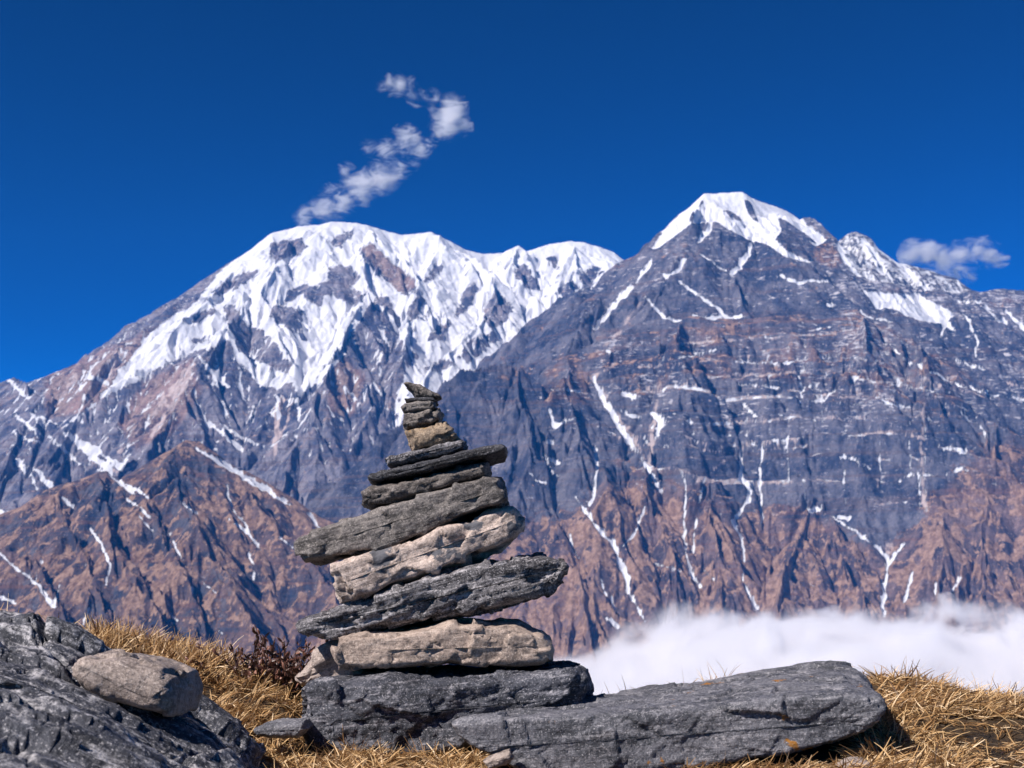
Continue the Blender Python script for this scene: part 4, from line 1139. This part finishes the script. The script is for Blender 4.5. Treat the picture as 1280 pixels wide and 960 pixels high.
def blades(n, x, Y, length, width, lean, az=None, az_spread=math.pi, curl=0.8, z=None, seg=5, light=0.0):
    """n curved dry blades rooted at x, Y; lean is the angle from upright in radians"""
    z = ground_z(x, Y) - 0.004 if z is None else z
    a = rng.uniform(-math.pi, math.pi, n) if az is None else az + rng.normal(0, az_spread, n)
    ln = length * rng.uniform(0.55, 1.35, n)
    th = lean + rng.normal(0, 0.28, n)
    cur = curl * rng.normal(0.75, 0.55, n)
    sw = rng.normal(0, 0.5, n)
    pts = []
    px_, py_, pz_ = x.copy(), Y.copy(), z.copy()
    for k in range(seg + 1):
        pts.append(np.stack([px_, py_, pz_], 1))
        t_ = k / seg
        tk = th + cur * t_
        ak = a + sw * t_
        st = ln / seg
        px_ = px_ + st * np.sin(tk) * np.cos(ak); py_ = py_ + st * np.sin(tk) * np.sin(ak); pz_ = pz_ + st * np.cos(tk)
        gz_ = ground_z(px_, py_) + 0.003
        pz_ = np.maximum(pz_, gz_)
    Pc = np.stack(pts, 1)
    # blades turn a random flat side
    wa = a + math.pi / 2 + rng.normal(0, 0.7, n)
    side = np.stack([np.cos(wa), np.sin(wa), rng.normal(0, 0.5, n)], 1)
    side /= np.linalg.norm(side, axis=1, keepdims=True)
    w = (width * rng.uniform(0.6, 1.4, n))[:, None] * np.linspace(1.0, 0.15, seg + 1)[None, :] ** 0.8 * 0.5
    Lf = Pc - side[:, None, :] * w[..., None]; Rt = Pc + side[:, None, :] * w[..., None]
    V = np.stack([Lf, Rt], 2).reshape(n, -1, 3)
    base = (np.arange(n) * (seg + 1) * 2)[:, None, None]
    k = np.arange(seg)[None, :, None] * 2
    Q = base + k + np.array([0, 1, 3, 2])[None, None, :]
    tint = np.repeat(rng.uniform(light, 1, n), (seg + 1) * 2)
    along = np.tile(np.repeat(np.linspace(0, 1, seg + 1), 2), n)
    return V.reshape(-1, 3), Q.reshape(-1, 4), tint, along


GR = []


def patch(n, px0, px1, Y0, Y1, length, width, lean, clump=1.15, az=None, az_spread=math.pi, curl=0.8, keep=0.5, seed=1, light=0.0):
    """straw between picture columns px0..px1 and distances Y0..Y1, thicker in clumps"""
    m = int(n * 2.6)
    Y = rng.uniform(Y0, Y1, m)
    x = (rng.uniform(px0, px1, m) - 640) / F * Y * 1.01
    dn = fbm2(x * 9 + seed, Y * 9, 3, 300 + seed)
    q = rng.uniform(0, 1, m) < np.clip(keep - 0.05 + clump * dn * 1.6, 0.03, 1)
    x, Y = x[q][:n], Y[q][:n]
    GR.append(blades(len(x), x, Y, length, width, lean, az, az_spread, curl, light=light))


patch(3952, 118, 395, 2.42, 2.98, 0.051, 0.0035, 0.97, seed=1, az=0.3, az_spread=1.4)
patch(1672, 120, 300, 2.70, 2.95, 0.050, 0.0035, 0.67, seed=2)
patch(1368, 225, 400, 2.20, 2.60, 0.050, 0.0035, 1.22, seed=3)
patch(912, 280, 400, 2.05, 2.40, 0.044, 0.0035, 1.30, seed=4)
patch(4275, 1085, 1310, 2.56, 3.02, 0.045, 0.0032, 1.27, seed=5, az=0.2, az_spread=1.3, keep=0.5)
patch(3040, 1065, 1165, 2.10, 2.85, 0.051, 0.0037, 1.17, seed=6, keep=0.6)
patch(665, 1150, 1330, 2.00, 2.50, 0.042, 0.0032, 1.30, seed=7, clump=0.7, keep=0.3)
patch(1216, 1065, 1180, 2.00, 2.30, 0.050, 0.0037, 1.22, seed=8)
patch(4309, 330, 600, 2.12, 2.42, 0.045, 0.0033, 1.17, seed=9, keep=0.55)
patch(2667, 330, 760, 1.94, 2.16, 0.040, 0.0032, 1.27, seed=10, keep=0.5)
patch(3334, 830, 1130, 1.93, 2.10, 0.045, 0.0035, 1.30, seed=11, az=-1.2, az_spread=0.9)
patch(285, 740, 1090, 2.82, 3.05, 0.040, 0.0030, 1.12, seed=12)
patch(57, 872, 906, 2.85, 2.95, 0.054, 0.0020, 0.8, seed=13, keep=1)
patch(28, 1110, 1280, 2.8, 2.98, 0.058, 0.0020, 0.5, seed=14, keep=1, curl=0.4, light=0.6)
patch(31, 130, 300, 2.75, 2.95, 0.066, 0.0021, 0.35, seed=15, keep=1, curl=0.5, light=0.6)
patch(3, 735, 860, 2.75, 2.95, 0.066, 0.0020, 0.5, seed=16, keep=1, curl=0.6, light=0.6)
patch(3800, -700, 120, 2.45, 3.4, 0.050, 0.0035, 1.02, seed=17)
patch(3800, 1310, 2100, 2.1, 3.3, 0.045, 0.0035, 1.22, seed=18)
V = np.concatenate([g[0] for g in GR]); offs = np.cumsum([0] + [len(g[0]) for g in GR[:-1]])
Q = np.concatenate([g[1] + o for g, o in zip(GR, offs)])
tint = np.concatenate([g[2] for g in GR]); along = np.concatenate([g[3] for g in GR])
m_straw, t = new_mat("dry_straw")
a1 = t.node("ShaderNodeAttribute", attribute_name="tint").outputs['Fac']
cr = t.node("ShaderNodeValToRGB")
t.l.new(a1, cr.inputs[0])
els = cr.color_ramp.elements
els[0].position = 0.0; els[0].color = c4(0.075, 0.040, 0.020)
els[1].position = 1.0; els[1].color = c4(0.86, 0.68, 0.46)
for p_, c_ in ((0.30, c4(0.33, 0.18, 0.072)), (0.6, c4(0.58, 0.37, 0.17)), (0.85, c4(0.66, 0.46, 0.25))):
    e_ = els.new(p_); e_.color = c_
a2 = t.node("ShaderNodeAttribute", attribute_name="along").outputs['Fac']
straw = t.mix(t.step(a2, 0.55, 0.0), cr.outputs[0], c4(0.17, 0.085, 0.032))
t.l.new(straw, t.bsdf.inputs['Base Color'])
t.bsdf.inputs['Roughness'].default_value = 0.55
t.bsdf.inputs['Specular IOR Level'].default_value = 0.3
tr = t.node("ShaderNodeBsdfTranslucent"); t.l.new(straw, tr.inputs[0])
mx = t.node("ShaderNodeMixShader"); mx.inputs[0].default_value = 0.22
t.l.new(t.bsdf.outputs[0], mx.inputs[1]); t.l.new(tr.outputs[0], mx.inputs[2]); t.l.new(mx.outputs[0], t.out.inputs[0])
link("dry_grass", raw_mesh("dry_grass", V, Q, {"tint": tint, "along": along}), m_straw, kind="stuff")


# a dry shrub with dark curled leaves, left of the cairn
def tube(path, r0, r1, k=5):
    path = np.array(path); n = len(path)
    T = np.gradient(path, axis=0); T /= np.linalg.norm(T, axis=1, keepdims=True) + 1e-9
    up = np.array([0.3, 0.2, 0.93]); A = np.cross(T, up); A /= np.linalg.norm(A, axis=1, keepdims=True) + 1e-9
    Bv = np.cross(T, A)
    r = np.linspace(r0, r1, n)[:, None, None]
    a = np.linspace(0, 2 * math.pi, k, endpoint=False)
    P = path[:, None, :] + r * (np.cos(a)[None, :, None] * A[:, None, :] + np.sin(a)[None, :, None] * Bv[:, None, :])
    idx = np.arange(n * k).reshape(n, k)
    f = np.stack([idx[:-1], np.roll(idx, -1, 1)[:-1], np.roll(idx, -1, 1)[1:], idx[1:]], -1).reshape(-1, 4)
    return P.reshape(-1, 3), f


def join(parts):
    V = np.concatenate([p[0] for p in parts]); o = np.cumsum([0] + [len(p[0]) for p in parts[:-1]])
    return V, np.concatenate([p[1] + k for p, k in zip(parts, o)])


rs = np.random.default_rng(12)
shrub = bpy.data.objects.new("shrub", None)
COL.objects.link(shrub)
sx, sy = (347 - 640) / F * 2.78, 2.78
sz = float(ground_z(np.array([sx]), np.array([sy]))[0]) - 0.01
shrub.location = (sx, sy, sz)
shrub["label"] = "low withered shrub with dark reddish brown leaves left of the cairn"
shrub["category"] = "shrub"
stems, leaves, ltint = [], [], []
for i in range(64):
    a = rs.uniform(0, 2 * math.pi); ox, oy = rs.normal(0, 0.052), rs.normal(0, 0.03)
    L = rs.uniform(0.06, 0.125); tl_ = rs.uniform(0.1, 0.95)
    p = np.array([ox, oy, 0.0]); path = [p]
    d_ = np.array([math.sin(tl_) * math.cos(a), math.sin(tl_) * math.sin(a), math.cos(tl_)])
    for k in range(6):
        d_ = d_ + rs.normal(0, 0.16, 3); d_ /= np.linalg.norm(d_)
        p = p + d_ * L / 6; path.append(p)
    stems.append(tube(path, 0.0017, 0.0008))
    for k in range(2, 7):
        for _ in range(3):
            q = path[k] + rs.normal(0, 0.002, 3)
            dd = d_ + rs.normal(0, 0.6, 3); dd /= np.linalg.norm(dd)
            sd_ = np.cross(dd, rs.normal(0, 1, 3)); sd_ /= np.linalg.norm(sd_)
            nn = np.cross(dd, sd_); l_ = rs.uniform(0.010, 0.020); w_ = rs.uniform(0.0022, 0.0040)
            Vl = []
            for tq, wq, hq in ((0, 0.25, 0), (0.35, 1, 0.10), (0.7, 0.8, 0.18), (1, 0.1, 0.10)):
                c_ = q + dd * l_ * tq + nn * l_ * hq
                Vl += [c_ - sd_ * w_ * wq, c_ + nn * w_ * 0.4, c_ + sd_ * w_ * wq]
            Ql = []
            for r_ in range(3):
                b_ = r_ * 3
                Ql += [(b_, b_ + 1, b_ + 4, b_ + 3), (b_ + 1, b_ + 2, b_ + 5, b_ + 4)]
            leaves.append((np.array(Vl), np.array(Ql))); ltint.append(np.full(12, rs.uniform(0, 1)))
m_twig, t = new_mat("dark_twig")
t.bsdf.inputs['Base Color'].default_value = c4(0.06, 0.035, 0.025); t.bsdf.inputs['Roughness'].default_value = 0.8
m_leaf, t = new_mat("withered_leaf")
a1 = t.node("ShaderNodeAttribute", attribute_name="tint").outputs['Fac']
t.l.new(t.mix(t.step(a1, 0.45, 1.0), c4(0.055, 0.022, 0.016), c4(0.26, 0.12, 0.085)), t.bsdf.inputs['Base Color'])
t.bsdf.inputs['Roughness'].default_value = 0.45
Vs, Qs = join(stems)
link("branches", raw_mesh("branches", Vs, Qs), m_twig, parent=shrub)
Vs, Qs = join(leaves)
link("leaves", raw_mesh("leaves", Vs, Qs, {"tint": np.concatenate(ltint)}), m_leaf, parent=shrub)

# ------------------------------------------------------------------ clouds
def cloud_hull(name, blobs, grow, voxel):
    """one closed skin round all the puffs"""
    import bmesh
    bm = bmesh.new()
    for c_, r_ in blobs:
        bmesh.ops.create_icosphere(bm, subdivisions=3, radius=r_ * grow, matrix=Matrix.Translation(Vector(c_)))
    me = bpy.data.meshes.new(name + "_puffs"); bm.to_mesh(me); bm.free()
    tmp = bpy.data.objects.new(name + "_puffs", me); COL.objects.link(tmp)
    md = tmp.modifiers.new("skin", 'REMESH'); md.mode = 'VOXEL'; md.voxel_size = voxel
    dg = bpy.context.evaluated_depsgraph_get()
    out = bpy.data.meshes.new_from_object(tmp.evaluated_get(dg))
    bpy.data.objects.remove(tmp); bpy.data.meshes.remove(me)
    out.name = name
    return out


def volume_mat(name):
    m = bpy.data.materials.new(name); m.use_nodes = True
    t = NT(m); t.n.remove(t.n["Principled BSDF"])
    pv = t.node("ShaderNodeVolumePrincipled")
    t.l.new(pv.outputs[0], t.n["Material Output"].inputs['Volume'])
    pv.inputs['Color'].default_value = c4(0.995, 0.985, 0.995)
    t.pv = pv
    return m, t


def puff_cloud(name, puffs, Y, dens, label, scale, bias, seed_loc, step, stretch=1.0):
    k = Y / F
    puffs = [(a, b, r * 0.92, w) for a, b, r, w in puffs]
    blobs = [(tuple(place(a, b, Y + random.uniform(-0.3, 0.3) * r * k)), r * k, w) for a, b, r, w in puffs]
    m, t = volume_mat(name + "_vapour")
    pos = t.node("ShaderNodeNewGeometry").outputs['Position']
    wob = t.node("ShaderNodeTexNoise"); t.l.new(pos, wob.inputs['Vector']); wob.inputs['Scale'].default_value = scale * 0.7; wob.inputs['Detail'].default_value = 3
    sub = t.node("ShaderNodeVectorMath", operation='SUBTRACT'); t.l.new(wob.outputs['Color'], sub.inputs[0]); sub.inputs[1].default_value = (0.5, 0.5, 0.5)
    mad = t.node("ShaderNodeVectorMath", operation='MULTIPLY_ADD'); t.l.new(sub.outputs[0], mad.inputs[0]); mad.inputs[1].default_value = (230, 230, 230); t.l.new(pos, mad.inputs[2])
    best = None
    for c_, r_, w in blobs:
        dn = t.node("ShaderNodeVectorMath", operation='DISTANCE'); t.l.new(mad.outputs[0], dn.inputs[0]); dn.inputs[1].default_value = c_
        f = t.math('MULTIPLY_ADD', dn.outputs['Value'], -w / r_, w)
        best = f if best is None else t.math('SMOOTH_MAX', best, f, 0.15)
    nz = t.noise(t.mapping(pos, (0.62, 1.0, 1.35), rot=(0, 0.9, 0), loc=seed_loc), scale, 9, 0.72, 1.4)
    v = t.math('ADD', best, t.math('MULTIPLY', t.math('SUBTRACT', nz, 0.5), 4.4))
    dv = t.math('MULTIPLY', t.step(v, bias, bias + 1.15), dens)
    t.l.new(dv, t.pv.inputs['Density'])
    t.pv.inputs['Anisotropy'].default_value = 0.15
    m.cycles.volume_step_rate = step
    me = cloud_hull(name, [(b[0], b[1]) for b in blobs], 1.15, 45.0)
    o = link(name, me, m, label=label, cat="cloud")
    return o


puff_cloud("cloud", [(384, 272, 20, .8), (405, 264, 24, 1), (428, 252, 22, 1), (412, 240, 14, .7), (450, 236, 26, 1), (476, 224, 25, 1), (497, 210, 20, .9), (516, 204, 12, .7), (484, 186, 18, .8), (508, 176, 24, 1), (526, 186, 18, .9), (462, 184, 14, .5),
                     (562, 152, 28, 1.1), (566, 134, 22, 1), (549, 166, 18, .9), (578, 158, 16, .9), (494, 106, 19, .9), (514, 104, 12, .7), (478, 107, 12, .6), (540, 122, 14, .45), (432, 212, 13, .45), (520, 122, 14, .35)],
           13900, 0.020, "long ragged plume of cloud trailing up from the snow summit", 0.0062, 0.16, (311, 57, 211), 0.35)
puff_cloud("cloud", [(1140, 316, 20, .9), (1160, 320, 22, 1), (1180, 326, 22, .9), (1200, 318, 20, .9), (1222, 312, 22, 1), (1240, 320, 20, 1), (1252, 324, 12, .6), (1196, 342, 18, .8), (1212, 346, 12, .6)],
           13700, 0.020, "small white cloud hanging behind the right hand rocky skyline", 0.0060, 0.02, (90, 12, 401), 0.35)

# sea of cloud filling the valley on the right, inside the haze box
nx, ny = 140, 90
xs = np.linspace(-900, 9000, nx); ys = np.linspace(1300, 6700, ny)
XX, YY = np.meshgrid(xs, ys)
top = -55 + 90 * fbm2(XX / 700, YY / 700, 3, 55) + 25 * smooth(3000, 5500, YY)
edge = np.minimum.reduce([smooth(-900, -500, XX), smooth(9000, 8600, XX), smooth(1300, 1600, YY), smooth(6700, 6500, YY)])
top = top + 40
bot = np.full_like(top, -420.0)
idx = np.arange(nx * ny).reshape(ny, nx)
Vt = np.concatenate([np.stack([XX, YY, top], -1).reshape(-1, 3), np.stack([XX, YY, bot], -1).reshape(-1, 3)])
q = np.stack([idx[:-1, :-1], idx[:-1, 1:], idx[1:, 1:], idx[1:, :-1]], -1).reshape(-1, 4)
Nn = nx * ny
ring = np.concatenate([idx[0, :], idx[1:, -1], idx[-1, -2::-1], idx[-2:0:-1, 0]])
r2 = np.roll(ring, -1)
sides = np.stack([ring, ring + Nn, r2 + Nn, r2], -1)
faces = np.concatenate([q, q[:, ::-1] + Nn, sides])
m_cloud_sea, t = volume_mat("valley_vapour")
pos = t.node("ShaderNodeNewGeometry").outputs['Position']
sp = t.node("ShaderNodeSeparateXYZ"); t.l.new(pos, sp.inputs[0])
n1 = t.noise(pos, 0.0031, 7, 0.58, 0.6)
n0 = t.noise(t.mapping(pos, (1, 1, 0.0), loc=(900, 300, 0)), 0.0013, 2, 0.5)
hgt = t.math('ADD', -534.0, t.math('ADD', t.math('MULTIPLY', n1, 690.0), t.math('MULTIPLY', n0, 220.0)))
lift = t.math('SUBTRACT', t.math('MULTIPLY', t.step(sp.outputs[1], 3900, 6000), 80.0), 108.0)
side = t.math('MULTIPLY', t.math('SUBTRACT', t.step(t.math('SUBTRACT', sp.outputs[0], t.math('MULTIPLY', sp.outputs[1], 0.02)), -420, 650), 1.0), 300.0)
v = t.math('SUBTRACT', t.math('ADD', t.math('ADD', hgt, lift), side), sp.outputs[2])
dens = t.math('MULTIPLY', t.math('POWER', t.step(v, -50.0, 90.0), 2.0), 0.029)
t.l.new(dens, t.pv.inputs['Density'])
m_cloud_sea.cycles.volume_step_rate = 0.11
cloud_sea = link("cloud_sea", raw_mesh("cloud_sea", Vt, faces, smooth_shade=False), m_cloud_sea, kind="stuff")
